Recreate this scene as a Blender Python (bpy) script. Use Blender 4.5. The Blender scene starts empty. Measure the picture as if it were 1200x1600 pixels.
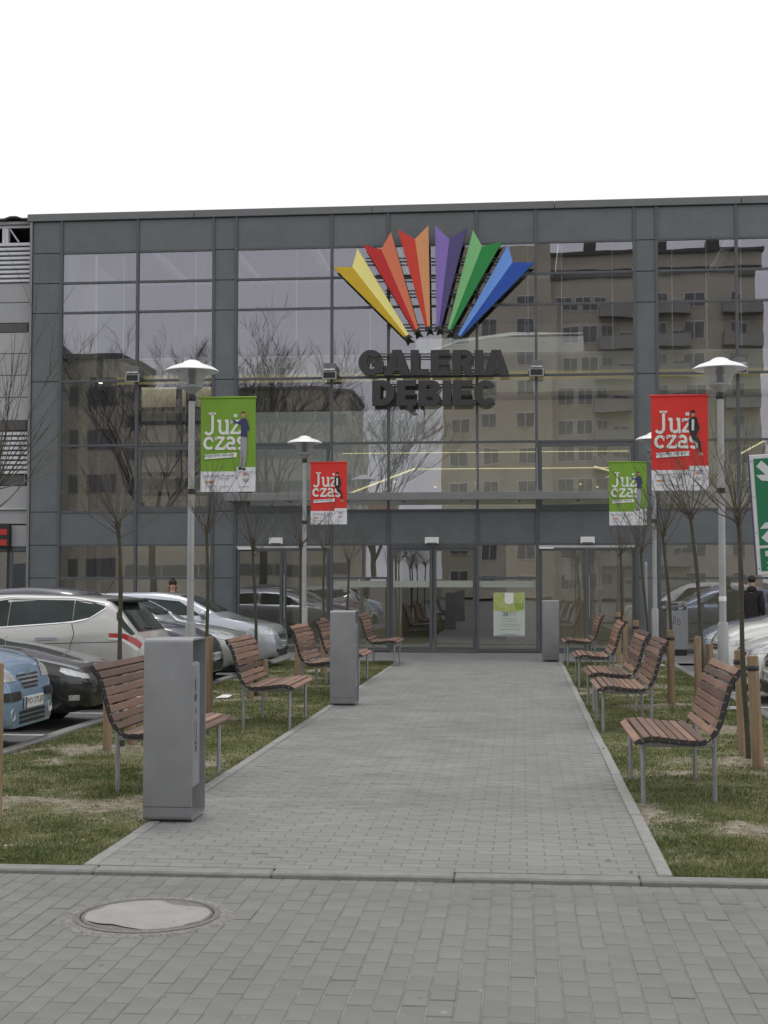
import bpy, bmesh, math, random
import numpy as np
from mathutils import Vector, Matrix
from mathutils.bvhtree import BVHTree
random.seed(7); rng = np.random.default_rng(7)
S = bpy.context.scene
COL = S.collection
R = math.radians

# ---------------------------------------------------------------- camera
cam_d = bpy.data.cameras.new('camera'); cam = bpy.data.objects.new('camera', cam_d); COL.objects.link(cam)
cam_d.sensor_fit = 'AUTO'; cam_d.sensor_width = 36; cam_d.lens = 49.5
cam_d.clip_start = 0.1; cam_d.clip_end = 2000
MW = Matrix(((0.995313534, 0.004741401, 0.0965841022, 0), (0.0967004120, -0.0488020771, -0.994116385, 0), (0, 0.998797215, -0.0490318633, 1.6), (0, 0, 0, 1)))
cam.matrix_world = MW
S.camera = cam
# ---------------------------------------------------------------- world, sun, exposure (overcast)
W = bpy.data.worlds.new('World'); S.world = W; W.use_nodes = True
nt = W.node_tree; nt.nodes.clear()
out = nt.nodes.new('ShaderNodeOutputWorld'); bg = nt.nodes.new('ShaderNodeBackground')
sky = nt.nodes.new('ShaderNodeTexSky'); sky.sky_type = 'NISHITA'; sky.sun_disc = False
sky.sun_elevation = R(70); sky.sun_rotation = R(-10); sky.dust_density = 3
mx = nt.nodes.new('ShaderNodeMix'); mx.data_type = 'RGBA'; mx.inputs[0].default_value = 0.94
mx.inputs[7].default_value = (10.1, 10.1, 10.2, 1)          # even cloud deck
nt.links.new(sky.outputs[0], mx.inputs[6]); nt.links.new(mx.outputs[2], bg.inputs[0])
bg.inputs[1].default_value = 0.1
nt.links.new(bg.outputs[0], out.inputs[0])
sl = bpy.data.lights.new('sun', 'SUN'); sl.energy = 0.85; sl.angle = R(15); sl.color = (1, 0.97, 0.92)
sun = bpy.data.objects.new('sun', sl); COL.objects.link(sun)
sun.rotation_euler = Vector((-0.06, 0.34, 0.93)).to_track_quat('Z', 'Y').to_euler()
S.view_settings.view_transform = 'Standard'; S.view_settings.look = 'None'
S.view_settings.exposure = 0.12; S.view_settings.gamma = 1.0; S.view_settings.use_curve_mapping = False
S.render.engine = 'CYCLES'
S.cycles.max_bounces = 10; S.cycles.transparent_max_bounces = 16; S.cycles.glossy_bounces = 4; S.cycles.diffuse_bounces = 3
S.cycles.use_denoising = True

# ---------------------------------------------------------------- materials
def newmat(name):
    m = bpy.data.materials.new(name); m.use_nodes = True
    return m, m.node_tree, m.node_tree.nodes['Principled BSDF']
def mat(name, col, rough=0.6, metal=0.0, var=0.12, scale=6.0, bump=0.0, bscale=60.0, coat=0.0, spec=0.5, streak=False, emit=0.0, rand=0.0, island=0.0):
    m, t, p = newmat(name); N = t.nodes.new; L = t.links.new
    p.inputs['Roughness'].default_value = rough; p.inputs['Metallic'].default_value = metal
    p.inputs['Coat Weight'].default_value = coat; p.inputs['Coat Roughness'].default_value = 0.06
    p.inputs['Specular IOR Level'].default_value = spec
    tc = N('ShaderNodeTexCoord'); src = tc.outputs['Object']
    if streak:
        mp = N('ShaderNodeMapping'); mp.inputs['Scale'].default_value = streak; L(src, mp.inputs[0]); src = mp.outputs[0]
    nz = N('ShaderNodeTexNoise'); nz.inputs['Scale'].default_value = scale; nz.inputs['Detail'].default_value = 6; nz.inputs['Roughness'].default_value = 0.62
    L(src, nz.inputs['Vector'])
    mr = N('ShaderNodeMapRange'); mr.inputs[1].default_value = 0.3; mr.inputs[2].default_value = 0.7
    mr.inputs[3].default_value = 1 - var; mr.inputs[4].default_value = 1 + var
    L(nz.outputs[0], mr.inputs[0]); val = mr.outputs[0]
    def addrand(val, sock, amt):
        k = N('ShaderNodeMapRange'); k.inputs[3].default_value = 1 - amt; k.inputs[4].default_value = 1 + amt; L(sock, k.inputs[0])
        q = N('ShaderNodeMath'); q.operation = 'MULTIPLY'; L(val, q.inputs[0]); L(k.outputs[0], q.inputs[1]); return q.outputs[0]
    if rand: val = addrand(val, N('ShaderNodeObjectInfo').outputs['Random'], rand)
    if island: val = addrand(val, N('ShaderNodeNewGeometry').outputs['Random Per Island'], island)
    vm = N('ShaderNodeVectorMath'); vm.operation = 'SCALE'; vm.inputs[0].default_value = col[:3]; L(val, vm.inputs['Scale'])
    L(vm.outputs[0], p.inputs['Base Color'])
    r2 = N('ShaderNodeMapRange'); r2.inputs[3].default_value = max(0.02, rough - 0.08); r2.inputs[4].default_value = min(1, rough + 0.08)
    L(nz.outputs[0], r2.inputs[0]); L(r2.outputs[0], p.inputs['Roughness'])
    if bump:
        n2 = N('ShaderNodeTexNoise'); n2.inputs['Scale'].default_value = bscale; n2.inputs['Detail'].default_value = 4; L(src, n2.inputs['Vector'])
        b = N('ShaderNodeBump'); b.inputs['Strength'].default_value = bump; b.inputs['Distance'].default_value = 0.01; L(n2.outputs[0], b.inputs['Height']); L(b.outputs[0], p.inputs['Normal'])
    if emit:
        p.inputs['Emission Color'].default_value = (*col[:3], 1); p.inputs['Emission Strength'].default_value = emit
    return m
def weather(m, low=0.55, amt=0.085, specks=True):
    t = m.node_tree; p = t.nodes['Principled BSDF']; N = t.nodes.new; L = t.links.new
    src = p.inputs['Base Color'].links[0].from_socket; pos = N('ShaderNodeNewGeometry').outputs['Position']
    a = N('ShaderNodeTexNoise'); a.inputs['Scale'].default_value = low; a.inputs['Detail'].default_value = 7; a.inputs['Roughness'].default_value = .68; L(pos, a.inputs['Vector'])
    r = N('ShaderNodeMapRange'); r.inputs[1].default_value = .33; r.inputs[2].default_value = .67; r.inputs[3].default_value = 1 - amt; r.inputs[4].default_value = 1 + amt; L(a.outputs[0], r.inputs[0]); v = r.outputs[0]
    if specks:
        for sc, th, k in ((2.3, .035, 1.55), (3.1, .05, .62), (9, .07, 1.25)):
            q = N('ShaderNodeTexVoronoi'); q.inputs['Scale'].default_value = sc; L(pos, q.inputs['Vector'])
            g = N('ShaderNodeMapRange'); g.inputs[1].default_value = th; g.inputs[2].default_value = th * .6; g.inputs[3].default_value = 1; g.inputs[4].default_value = k; L(q.outputs['Distance'], g.inputs[0])
            mu = N('ShaderNodeMath'); mu.operation = 'MULTIPLY'; L(v, mu.inputs[0]); L(g.outputs[0], mu.inputs[1]); v = mu.outputs[0]
    s_ = N('ShaderNodeVectorMath'); s_.operation = 'SCALE'; L(src, s_.inputs[0]); L(v, s_.inputs['Scale']); L(s_.outputs[0], p.inputs['Base Color'])
def glassmat(name, refl, rtint, ttint, wav=0.25, wscale=0.7, ior=1.45):
    m, t, p = newmat(name); N = t.nodes.new; L = t.links.new; t.nodes.remove(p)
    o = t.nodes['Material Output']
    g = N('ShaderNodeBsdfGlossy'); g.inputs['Roughness'].default_value = 0.0; g.inputs['Color'].default_value = (*rtint, 1)
    tr = N('ShaderNodeBsdfTransparent'); tr.inputs['Color'].default_value = (*ttint, 1)
    tc = N('ShaderNodeTexCoord'); mp = N('ShaderNodeMapping'); mp.inputs['Scale'].default_value = (1, 0.05, 1); L(tc.outputs['Object'], mp.inputs[0])
    nz = N('ShaderNodeTexNoise'); nz.inputs['Scale'].default_value = wscale; nz.inputs['Detail'].default_value = 1; L(mp.outputs[0], nz.inputs['Vector'])
    b = N('ShaderNodeBump'); b.inputs['Strength'].default_value = wav; b.inputs['Distance'].default_value = 0.012; L(nz.outputs[0], b.inputs['Height']); L(b.outputs[0], g.inputs['Normal'])
    fr = N('ShaderNodeFresnel'); fr.inputs['IOR'].default_value = ior
    ad = N('ShaderNodeMath'); ad.operation = 'ADD'; ad.use_clamp = True; ad.inputs[1].default_value = refl; L(fr.outputs[0], ad.inputs[0])
    mxs = N('ShaderNodeMixShader'); L(ad.outputs[0], mxs.inputs[0]); L(tr.outputs[0], mxs.inputs[1]); L(g.outputs[0], mxs.inputs[2])
    L(mxs.outputs[0], o.inputs['Surface'])
    return m
M = {}
M['paver'] = mat('concrete_paver', (0.172, 0.172, 0.168), 0.85, var=0.09, scale=5, bump=0.35, bscale=160, rand=0.045, island=0.045)
M['paver_path'] = mat('footpath_paver', (0.212, 0.212, 0.206), 0.85, var=0.12, scale=2.2, bump=0.35, bscale=160, rand=0.06, island=0.06)
M['sand'] = mat('joint_sand', (0.205, 0.20, 0.186), 0.95, var=0.25, scale=9)
M['joint'] = mat('joint_dark', (0.165, 0.163, 0.153), 0.95, var=0.3, scale=9)
M['kerb'] = mat('kerb_concrete', (0.205, 0.205, 0.197), 0.88, var=0.18, scale=9, bump=0.3, bscale=120, rand=0.06)
M['edging'] = mat('edging_concrete', (0.245, 0.245, 0.235), 0.88, var=0.15, scale=9, bump=0.3, bscale=120, rand=0.05)
M['mortar'] = mat('mortar', (0.20, 0.195, 0.18), 0.95, var=0.45, scale=38, bump=0.9, bscale=55)
M['cover'] = mat('dusty_cover', (0.285, 0.28, 0.265), 0.9, var=0.1, scale=7, bump=0.2, bscale=70)
M['iron'] = mat('cast_iron', (0.135, 0.13, 0.122), 0.6, var=0.3, scale=30)
M['asphalt'] = mat('car_park_surface', (0.13, 0.13, 0.128), 0.9, var=0.2, scale=3, bump=0.4, bscale=150)
M['line'] = mat('road_paint', (0.55, 0.55, 0.53), 0.8, var=0.25, scale=12)
M['terrain'] = mat('terrain', (0.11, 0.11, 0.095), 0.95, var=0.25, scale=0.3)
M['clad'] = mat('dark_grey_cladding', (0.124, 0.137, 0.145), 0.42, var=0.08, scale=1.2, rand=0.05)
M['frame'] = mat('dark_grey_aluminium', (0.086, 0.094, 0.102), 0.4, var=0.08, scale=3)
M['frame_l'] = mat('grey_aluminium', (0.22, 0.225, 0.23), 0.4, metal=0.4, var=0.08, scale=3)
M['coping'] = mat('coping_metal', (0.15, 0.155, 0.16), 0.4, metal=0.3, var=0.08, scale=3)
M['wing'] = mat('light_grey_cladding', (0.37, 0.375, 0.385), 0.5, var=0.06, scale=2, rand=0.06)
M['louvre'] = mat('galvanised_slat', (0.62, 0.63, 0.66), 0.4, metal=0.1, var=0.08, scale=4)
M['wingdark'] = mat('dark_band', (0.09, 0.09, 0.095), 0.6, var=0.1)
M['inner'] = mat('interior_wall', (0.60, 0.57, 0.47), 0.9, var=0.1, scale=1.5)
M['inner_dark'] = mat('interior_dark', (0.38, 0.36, 0.31), 0.9, var=0.15, scale=1.5)
M['inner_floor'] = mat('interior_floor', (0.33, 0.32, 0.30), 0.35, var=0.1, scale=1.5)
M['inner_white'] = mat('interior_white', (0.75, 0.75, 0.73), 0.7, var=0.04)
M['steel_col'] = mat('dark_steel', (0.075, 0.07, 0.075), 0.6, var=0.1)
M['ochre'] = mat('ochre_soffit', (0.40, 0.33, 0.12), 0.8, var=0.1)
M['warm'] = mat('warm_lamp', (1.0, 0.86, 0.45), 0.5, var=0.0, emit=0.85)
M['spot'] = mat('warm_downlight', (1.0, 0.88, 0.66), 0.5, var=0.0, emit=30.0)
M['tube'] = mat('added_glow_strip', (1.0, 0.93, 0.80), 0.5, var=0.0, emit=3.0)  # glow of the strips added to brighten the mall interior
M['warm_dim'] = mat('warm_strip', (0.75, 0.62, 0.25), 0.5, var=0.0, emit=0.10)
M['glass'] = glassmat('facade_glass', 0.130, (0.91, 0.88, 1.0), (0.84, 0.865, 0.85), 0.10, 0.8)
M['doorglass'] = glassmat('door_glass', 0.09, (0.95, 0.95, 1.0), (0.84, 0.86, 0.86), 0.06, 0.8)
M['clear'] = glassmat('clear_glass', 0.02, (1, 1, 1), (0.93, 0.95, 0.95), 0.0, ior=1.12)
def veil(name, col, k):
    m, t, p = newmat(name); t.nodes.remove(p); tr = t.nodes.new('ShaderNodeBsdfTransparent'); d = t.nodes.new('ShaderNodeBsdfTranslucent'); d.inputs[0].default_value = (*col, 1)
    x = t.nodes.new('ShaderNodeMixShader'); x.inputs[0].default_value = k; t.links.new(tr.outputs[0], x.inputs[1]); t.links.new(d.outputs[0], x.inputs[2]); t.links.new(x.outputs[0], t.nodes['Material Output'].inputs['Surface']); return m
M['lampglass'] = veil('lamp_glass', (0.8, 0.82, 0.82), 0.30)
M['frost'] = mat('frosted_band', (0.33, 0.36, 0.31), 0.7, var=0.05)
M['door_rail'] = mat('door_rail_alu', (0.5, 0.51, 0.52), 0.4, metal=0.2, var=0.05)
M['black'] = mat('black_plastic', (0.018, 0.018, 0.019), 0.45, var=0.15)
M['letter'] = mat('black_letter', (0.034, 0.034, 0.037), 0.5, var=0.1)
M['white'] = mat('white_paint', (0.78, 0.78, 0.77), 0.5, var=0.04)
M['lampgrey'] = mat('lamp_post_grey', (0.36, 0.37, 0.37), 0.5, metal=0.3, var=0.08, scale=4)
M['lampcap'] = mat('lamp_shade_white', (0.80, 0.81, 0.82), 0.35, var=0.03)
M['bin'] = mat('grey_powder_coat', (0.25, 0.255, 0.265), 0.5, metal=0.15, var=0.07, scale=5, bump=0.08, bscale=300)
M['pict'] = mat('pictogram_ink', (0.05, 0.05, 0.055), 0.6, var=0.1)
M['galv'] = mat('galvanised_tube', (0.30, 0.31, 0.32), 0.45, metal=0.5, var=0.12, scale=14)
M['rail'] = mat('bench_rail', (0.035, 0.032, 0.036), 0.5, var=0.15)
M['slat'] = mat('bench_wood', (0.182, 0.105, 0.074), 0.55, var=0.25, scale=5, streak=(6, 0.6, 6), rand=0.5, bump=0.15, bscale=30)
M['stake'] = mat('stake_wood', (0.27, 0.19, 0.12), 0.85, var=0.3, scale=5, streak=(6, 6, 0.5), rand=0.12, bump=0.3, bscale=20)
M['bark'] = mat('bark', (0.068, 0.060, 0.042), 0.9, var=0.3, scale=20, bump=0.5, bscale=40)
M['twig'] = mat('twig', (0.088, 0.074, 0.058), 0.85, var=0.3, scale=8, island=0.2)
M['oldbark'] = mat('old_bark', (0.06, 0.05, 0.042), 0.9, var=0.3, scale=5)
M['tyre'] = mat('tyre', (0.022, 0.022, 0.023), 0.85, var=0.15)
M['alloy'] = mat('alloy', (0.45, 0.46, 0.47), 0.35, metal=0.7, var=0.06)
M['chrome'] = mat('chrome', (0.78, 0.79, 0.80), 0.12, metal=1.0, var=0.02)
M['lens'] = mat('headlamp_lens', (0.55, 0.57, 0.58), 0.12, metal=0.35, var=0.25, scale=14, coat=1.0)
M['red_lens'] = mat('red_lens', (0.45, 0.015, 0.015), 0.2, var=0.1, coat=1.0)
M['carglass'] = mat('car_window', (0.018, 0.032, 0.029), 0.05, var=0.6, scale=2, spec=0.35)  # greenish mottle painted in for reflections on the windows
M['plate'] = mat('number_plate', (0.62, 0.63, 0.60), 0.5, var=0.06)
M['skin'] = mat('skin', (0.50, 0.30, 0.22), 0.6, var=0.06)
M['hair'] = mat('dark_hair', (0.020, 0.013, 0.010), 0.6, var=0.3, scale=30)
M['coat_olive'] = mat('olive_coat', (0.16, 0.13, 0.06), 0.9, var=0.15)
M['coat_black'] = mat('black_coat', (0.018, 0.018, 0.02), 0.9, var=0.2)
M['jeans'] = mat('jeans', (0.04, 0.05, 0.09), 0.9, var=0.15)
M['bg_red'] = mat('banner_red', (0.68, 0.035, 0.028), 0.75, var=0.04, scale=2)
M['bg_green'] = mat('banner_green', (0.19, 0.36, 0.035), 0.75, var=0.12, scale=1.6)
M['bn_white'] = mat('banner_white', (0.72, 0.72, 0.76), 0.75, var=0.03)
M['print_white'] = mat('print_white', (0.75, 0.76, 0.72), 0.75, var=0.02)
M['print_navy'] = mat('print_navy', (0.05, 0.05, 0.14), 0.75, var=0.05)
M['print_black'] = mat('print_black', (0.02, 0.02, 0.025), 0.75, var=0.05)
M['print_grey'] = mat('print_grey', (0.32, 0.32, 0.36), 0.75, var=0.05)
M['print_skin'] = mat('print_skin', (0.48, 0.27, 0.18), 0.75, var=0.05)
M['print_orange'] = mat('print_orange', (0.55, 0.22, 0.05), 0.75, var=0.05)
M['print_lightgreen'] = mat('print_light_green', (0.40, 0.46, 0.16), 0.75, var=0.25, scale=9)
M['print_mint'] = mat('print_mint', (0.50, 0.56, 0.51), 0.75, var=0.08, scale=6)
M['sign_green'] = mat('sign_green', (0.008, 0.16, 0.068), 0.5, var=0.04)
M['sign_white'] = mat('sign_white', (0.60, 0.61, 0.62), 0.5, var=0.03)
M['sign_back'] = mat('sign_back', (0.05, 0.05, 0.12), 0.5, var=0.03)
M['apt'] = mat('apartment_render', (0.56, 0.52, 0.42), 0.9, var=0.10, scale=0.4)
M['apt2'] = mat('apartment_render_ochre', (0.58, 0.53, 0.42), 0.9, var=0.10, scale=0.4)
M['apt_pale'] = mat('apartment_render_pale', (0.62, 0.58, 0.47), 0.9, var=0.10, scale=0.4)
M['apt_win'] = mat('apartment_window', (0.17, 0.175, 0.18), 0.15, var=0.2)
M['apt_grey'] = mat('apartment_balcony', (0.38, 0.37, 0.34), 0.8, var=0.15)
M['roof'] = mat('roof_felt', (0.12, 0.115, 0.11), 0.9, var=0.2)
M['paper'] = mat('paper', (0.8, 0.8, 0.8), 0.7, var=0.03)
def ray_mats():
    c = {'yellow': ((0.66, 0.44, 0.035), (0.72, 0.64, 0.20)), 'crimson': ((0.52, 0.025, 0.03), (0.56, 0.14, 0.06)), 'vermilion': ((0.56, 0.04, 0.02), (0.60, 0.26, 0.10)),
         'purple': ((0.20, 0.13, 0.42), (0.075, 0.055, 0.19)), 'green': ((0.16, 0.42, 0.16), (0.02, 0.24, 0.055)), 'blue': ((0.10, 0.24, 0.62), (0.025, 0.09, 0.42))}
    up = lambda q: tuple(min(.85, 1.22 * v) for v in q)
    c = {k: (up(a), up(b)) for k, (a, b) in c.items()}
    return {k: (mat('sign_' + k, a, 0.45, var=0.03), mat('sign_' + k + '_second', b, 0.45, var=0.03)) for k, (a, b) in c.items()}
RAYM = ray_mats()
def paint(name, col, metal=0.0): return mat(name, col, 0.32, metal=metal, var=0.03, scale=2, coat=1.0)

for k_ in ('paver', 'paver_path', 'kerb', 'edging', 'asphalt'): weather(M[k_])
weather(M['cover'], 5, .07)
for k_ in ('bin', 'clad', 'slat', 'lampgrey'): weather(M[k_], 2.5, .09, False)
# ---------------------------------------------------------------- mesh helpers
def link(o, parent=None):
    COL.objects.link(o)
    if parent is not None: o.parent = parent
    return o
class MB:
    def __init__(s): s.v = []; s.f = []; s.m = []
    def add(s, vs, fs, mi=0):
        n = len(s.v); s.v += [tuple(p) for p in vs]
        for f in fs: s.f.append(tuple(i + n for i in f)); s.m.append(mi)
        return s
    def box(s, x0, x1, y0, y1, z0, z1, mi=0, c=0.0):
        if c <= 0:
            v = [(x, y, z) for z in (z0, z1) for y in (y0, y1) for x in (x0, x1)]
            return s.add(v, [(0, 2, 3, 1), (4, 5, 7, 6), (0, 1, 5, 4), (2, 6, 7, 3), (0, 4, 6, 2), (1, 3, 7, 5)], mi)
        lo = (x0, y0, z0); hi = (x1, y1, z1); c = min(c, (x1 - x0) * .45, (y1 - y0) * .45, (z1 - z0) * .45); idx = {}; v = []
        for sx in (0, 1):
            for sy in (0, 1):
                for sz in (0, 1):
                    sg = (sx, sy, sz)
                    for a in range(3):
                        p = []
                        for k in range(3):
                            q = hi[k] if sg[k] else lo[k]
                            if k != a: q += -c if sg[k] else c
                            p.append(q)
                        idx[sg, a] = len(v); v.append(p)
        f = []
        for a in range(3):
            b, d = [k for k in range(3) if k != a]
            for sa in (0, 1):
                def key(sb, sd): g = [0, 0, 0]; g[a] = sa; g[b] = sb; g[d] = sd; return tuple(g)
                f.append(tuple(idx[key(*q), a] for q in ((0, 0), (1, 0), (1, 1), (0, 1))))
            for sb in (0, 1):
                for sd in (0, 1):
                    def key2(sa): g = [0, 0, 0]; g[a] = sa; g[b] = sb; g[d] = sd; return tuple(g)
                    f.append((idx[key2(0), b], idx[key2(1), b], idx[key2(1), d], idx[key2(0), d]))
        for sx in (0, 1):
            for sy in (0, 1):
                for sz in (0, 1): f.append(tuple(idx[(sx, sy, sz), a] for a in range(3)))
        return s.add(v, f, mi)
    def tube(s, pts, rad, n=8, mi=0, cap=True):
        pts = [Vector(p) for p in pts]; k = len(pts)
        if not hasattr(rad, '__len__'): rad = [rad] * k
        base = len(s.v); prev = None
        for i, p in enumerate(pts):
            d = (pts[min(i + 1, k - 1)] - pts[max(i - 1, 0)]).normalized()
            if prev is None:
                a = Vector((0, 0, 1)) if abs(d.z) < .9 else Vector((1, 0, 0)); u = d.cross(a).normalized()
            else:
                u = (prev - d * prev.dot(d)); u = u.normalized() if u.length > 1e-6 else d.orthogonal().normalized()
            prev = u; w = d.cross(u)
            for j in range(n):
                t = 2 * math.pi * j / n; s.v.append(tuple(p + (u * math.cos(t) + w * math.sin(t)) * rad[i]))
        for i in range(k - 1):
            for j in range(n):
                a = base + i * n + j; b = base + i * n + (j + 1) % n
                s.f.append((a, b, b + n, a + n)); s.m.append(mi)
        if cap:
            s.f.append(tuple(base + j for j in range(n - 1, -1, -1))); s.m.append(mi)
            s.f.append(tuple(base + (k - 1) * n + j for j in range(n))); s.m.append(mi)
        return s
    def lathe(s, prof, n=24, c=(0, 0), mi=0, axis='z'):
        base = len(s.v)
        for (r, z) in prof:
            for j in range(n):
                t = 2 * math.pi * j / n; a, b = r * math.cos(t), r * math.sin(t)
                s.v.append((c[0] + a, c[1] + b, z) if axis == 'z' else (a + c[0], z, b + c[1]))
        for i in range(len(prof) - 1):
            for j in range(n):
                a = base + i * n + j; b = base + i * n + (j + 1) % n
                s.f.append((a, b, b + n, a + n)); s.m.append(mi)
        return s
    def prism(s, poly, y0, y1, mi=0):           # polygon in x,z given a depth in y
        n = len(poly); v = [(x, y0, z) for x, z in poly] + [(x, y1, z) for x, z in poly]
        f = [tuple(range(n)), tuple(range(2 * n - 1, n - 1, -1))] + [(i, i + n, (i + 1) % n + n, (i + 1) % n) for i in range(n)]
        return s.add(v, f, mi)
    def ellipsoid(s, c, r, nu=16, nv=10, mi=0):
        v = [(c[0], c[1], c[2] - r[2])]; f = []
        for i in range(1, nv):
            ph = -math.pi / 2 + math.pi * i / nv
            for j in range(nu):
                t = 2 * math.pi * j / nu; v.append((c[0] + r[0] * math.cos(ph) * math.cos(t), c[1] + r[1] * math.cos(ph) * math.sin(t), c[2] + r[2] * math.sin(ph)))
        v.append((c[0], c[1], c[2] + r[2])); last = len(v) - 1
        for j in range(nu): f.append((0, 1 + (j + 1) % nu, 1 + j)); f.append((last, last - nu + j, last - nu + (j + 1) % nu))
        for i in range(nv - 2):
            for j in range(nu): a = 1 + i * nu + j; b = 1 + i * nu + (j + 1) % nu; f.append((a, b, b + nu, a + nu))
        return s.add(v, f, mi)
    def data(s, name, mats, smooth=False, recalc=True):
        me = bpy.data.meshes.new(name); me.from_pydata(s.v, [], s.f)
        for m in (mats if isinstance(mats, (list, tuple)) else [mats]): me.materials.append(m)
        if any(s.m): me.polygons.foreach_set('material_index', s.m)
        if recalc:
            bm = bmesh.new(); bm.from_mesh(me); bmesh.ops.recalc_face_normals(bm, faces=bm.faces); bm.to_mesh(me); bm.free()
        if smooth:
            me.polygons.foreach_set('use_smooth', [True] * len(me.polygons))
            if smooth is not True: me.set_sharp_from_angle(angle=R(smooth))
        me.update(); return me
    def build(s, name, mats, parent=None, smooth=False, loc=None, recalc=True):
        o = bpy.data.objects.new(name, s.data(name, mats, smooth, recalc)); link(o, parent)
        if loc is not None: o.location = loc
        return o
def tag(o, label=None, cat=None, group=None, kind=None):
    if label: o['label'] = label
    if cat: o['category'] = cat
    if group: o['group'] = group
    if kind: o['kind'] = kind
    return o
def empty(name, loc, label, cat, group=None, rz=0.0):
    o = bpy.data.objects.new(name, None); o.empty_display_size = 0.2; link(o); o.location = loc; o.rotation_euler = (0, 0, rz)
    return tag(o, label, cat, group)
def structure(mb, name, mats, parent=None, **k):
    o = mb.build(name, mats, parent, **k); o['kind'] = 'structure'; return o
def copy_tree(o, parent=None):
    c = o.copy(); link(c, parent)
    for ch in [q for q in bpy.data.objects if q.parent == o]: copy_tree(ch, c)
    return c
def copy_known(o, kids, loc, rz, label):
    c = o.copy(); link(c); c.location = loc; c.rotation_euler = (0, 0, rz); c['label'] = label
    for k, subs in kids:
        d = k.copy(); link(d, c)
        for q in subs: e = q.copy(); link(e, d)
    return c
def kids_of(o):
    return [(k, list(k.children)) for k in o.children]
def text_mesh(body, size, extrude=0.0, offset=0.0, align='CENTER', mats=None, name='lettering'):
    cu = bpy.data.curves.new('txt', 'FONT'); cu.body = body; cu.size = size; cu.extrude = extrude; cu.offset = offset
    cu.align_x = align; cu.resolution_u = 3
    ob = bpy.data.objects.new('txt', cu); COL.objects.link(ob)
    me = bpy.data.meshes.new_from_object(ob.evaluated_get(bpy.context.evaluated_depsgraph_get()))
    bpy.data.objects.remove(ob); bpy.data.curves.remove(cu)
    me.name = name; me.materials.clear(); me.materials.append(mats)
    return me
def fit_text(body, x0, x1, z0, z1, y, m, parent, name='lettering', extrude=0.0, offset=0.0, rx=math.pi / 2, part=True):
    me = text_mesh(body, 1.0, 0.0, offset, 'LEFT', m, name)
    n = len(me.vertices); co = np.zeros(n * 3, np.float32); me.vertices.foreach_get('co', co); co = co.reshape(-1, 3)
    a, b = co[:, :2].min(0), co[:, :2].max(0)
    co[:, 0] = x0 + (co[:, 0] - a[0]) / (b[0] - a[0]) * (x1 - x0); zz = z0 + (co[:, 1] - a[1]) / (b[1] - a[1]) * (z1 - z0)
    co[:, 1] = y; co[:, 2] = zz
    me.vertices.foreach_set('co', co.ravel()); me.update()
    if extrude:
        bm = bmesh.new(); bm.from_mesh(me)
        bmesh.ops.remove_doubles(bm, verts=bm.verts, dist=1e-5)
        r = bmesh.ops.extrude_face_region(bm, geom=bm.faces[:])
        for v in [e for e in r['geom'] if isinstance(e, bmesh.types.BMVert)]: v.co.y += extrude
        bmesh.ops.recalc_face_normals(bm, faces=bm.faces); bm.to_mesh(me); bm.free()
    o = bpy.data.objects.new(name, me); link(o, parent); return o
def ribbon(mb, pts, w, y, mi=0):
    """flat stroke of width w along pts (x,z) at depth y"""
    for i in range(len(pts) - 1):
        a = Vector(pts[i]); b = Vector(pts[i + 1]); d = (b - a)
        if d.length < 1e-6: continue
        d.normalize(); n = Vector((-d.y, d.x)) * w / 2; a2 = a - d * (w * .25 if i else 0); b2 = b + d * (w * .25 if i < len(pts) - 2 else 0)
        yy = y - 0.00002 * (i % 3)
        mb.add([(a2.x + n.x, yy, a2.y + n.y), (a2.x - n.x, yy, a2.y - n.y), (b2.x - n.x, yy, b2.y - n.y), (b2.x + n.x, yy, b2.y + n.y)], [(0, 1, 2, 3)], mi)
def arc(cx, cz, rx, rz, a0, a1, n=10):
    return [(cx + rx * math.cos(R(a0 + (a1 - a0) * i / n)), cz + rz * math.sin(R(a0 + (a1 - a0) * i / n))) for i in range(n + 1)]

# ================================================================ THE GROUND
def hsh(ix, iy, s):
    n = (ix * 374761393 + iy * 668265263 + s * 974711) & 0xffffffff
    n = ((n ^ (n >> 13)) * 1274126177) & 0xffffffff
    return ((n ^ (n >> 16)) & 0xffff) / 65535.0
def vnoise(x, y, s=0):
    x = np.asarray(x, float); y = np.asarray(y, float)
    ix = np.floor(x).astype(np.int64); iy = np.floor(y).astype(np.int64); fx = x - ix; fy = y - iy
    fx = fx * fx * (3 - 2 * fx); fy = fy * fy * (3 - 2 * fy)
    return (hsh(ix, iy, s) * (1 - fx) + hsh(ix + 1, iy, s) * fx) * (1 - fy) + (hsh(ix, iy + 1, s) * (1 - fx) + hsh(ix + 1, iy + 1, s) * fx) * fy
def fbm(x, y, s=0, o=4):
    t = 0; a = 0.5; n = 0
    for k in range(o): t = t + a * vnoise(x * 2 ** k + 17 * k, y * 2 ** k - 9 * k, s + k); n += a; a *= 0.55
    return t / n
def sheet(name, x0, x1, y0, y1, z, m, label=None):
    b = MB(); b.add([(x0, y0, z), (x1, y0, z), (x1, y1, z), (x0, y1, z)], [(0, 1, 2, 3)])
    return structure(b, name, m)
sheet('ground', -900, 900, -900, 900, -0.16, M['terrain'])
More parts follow.
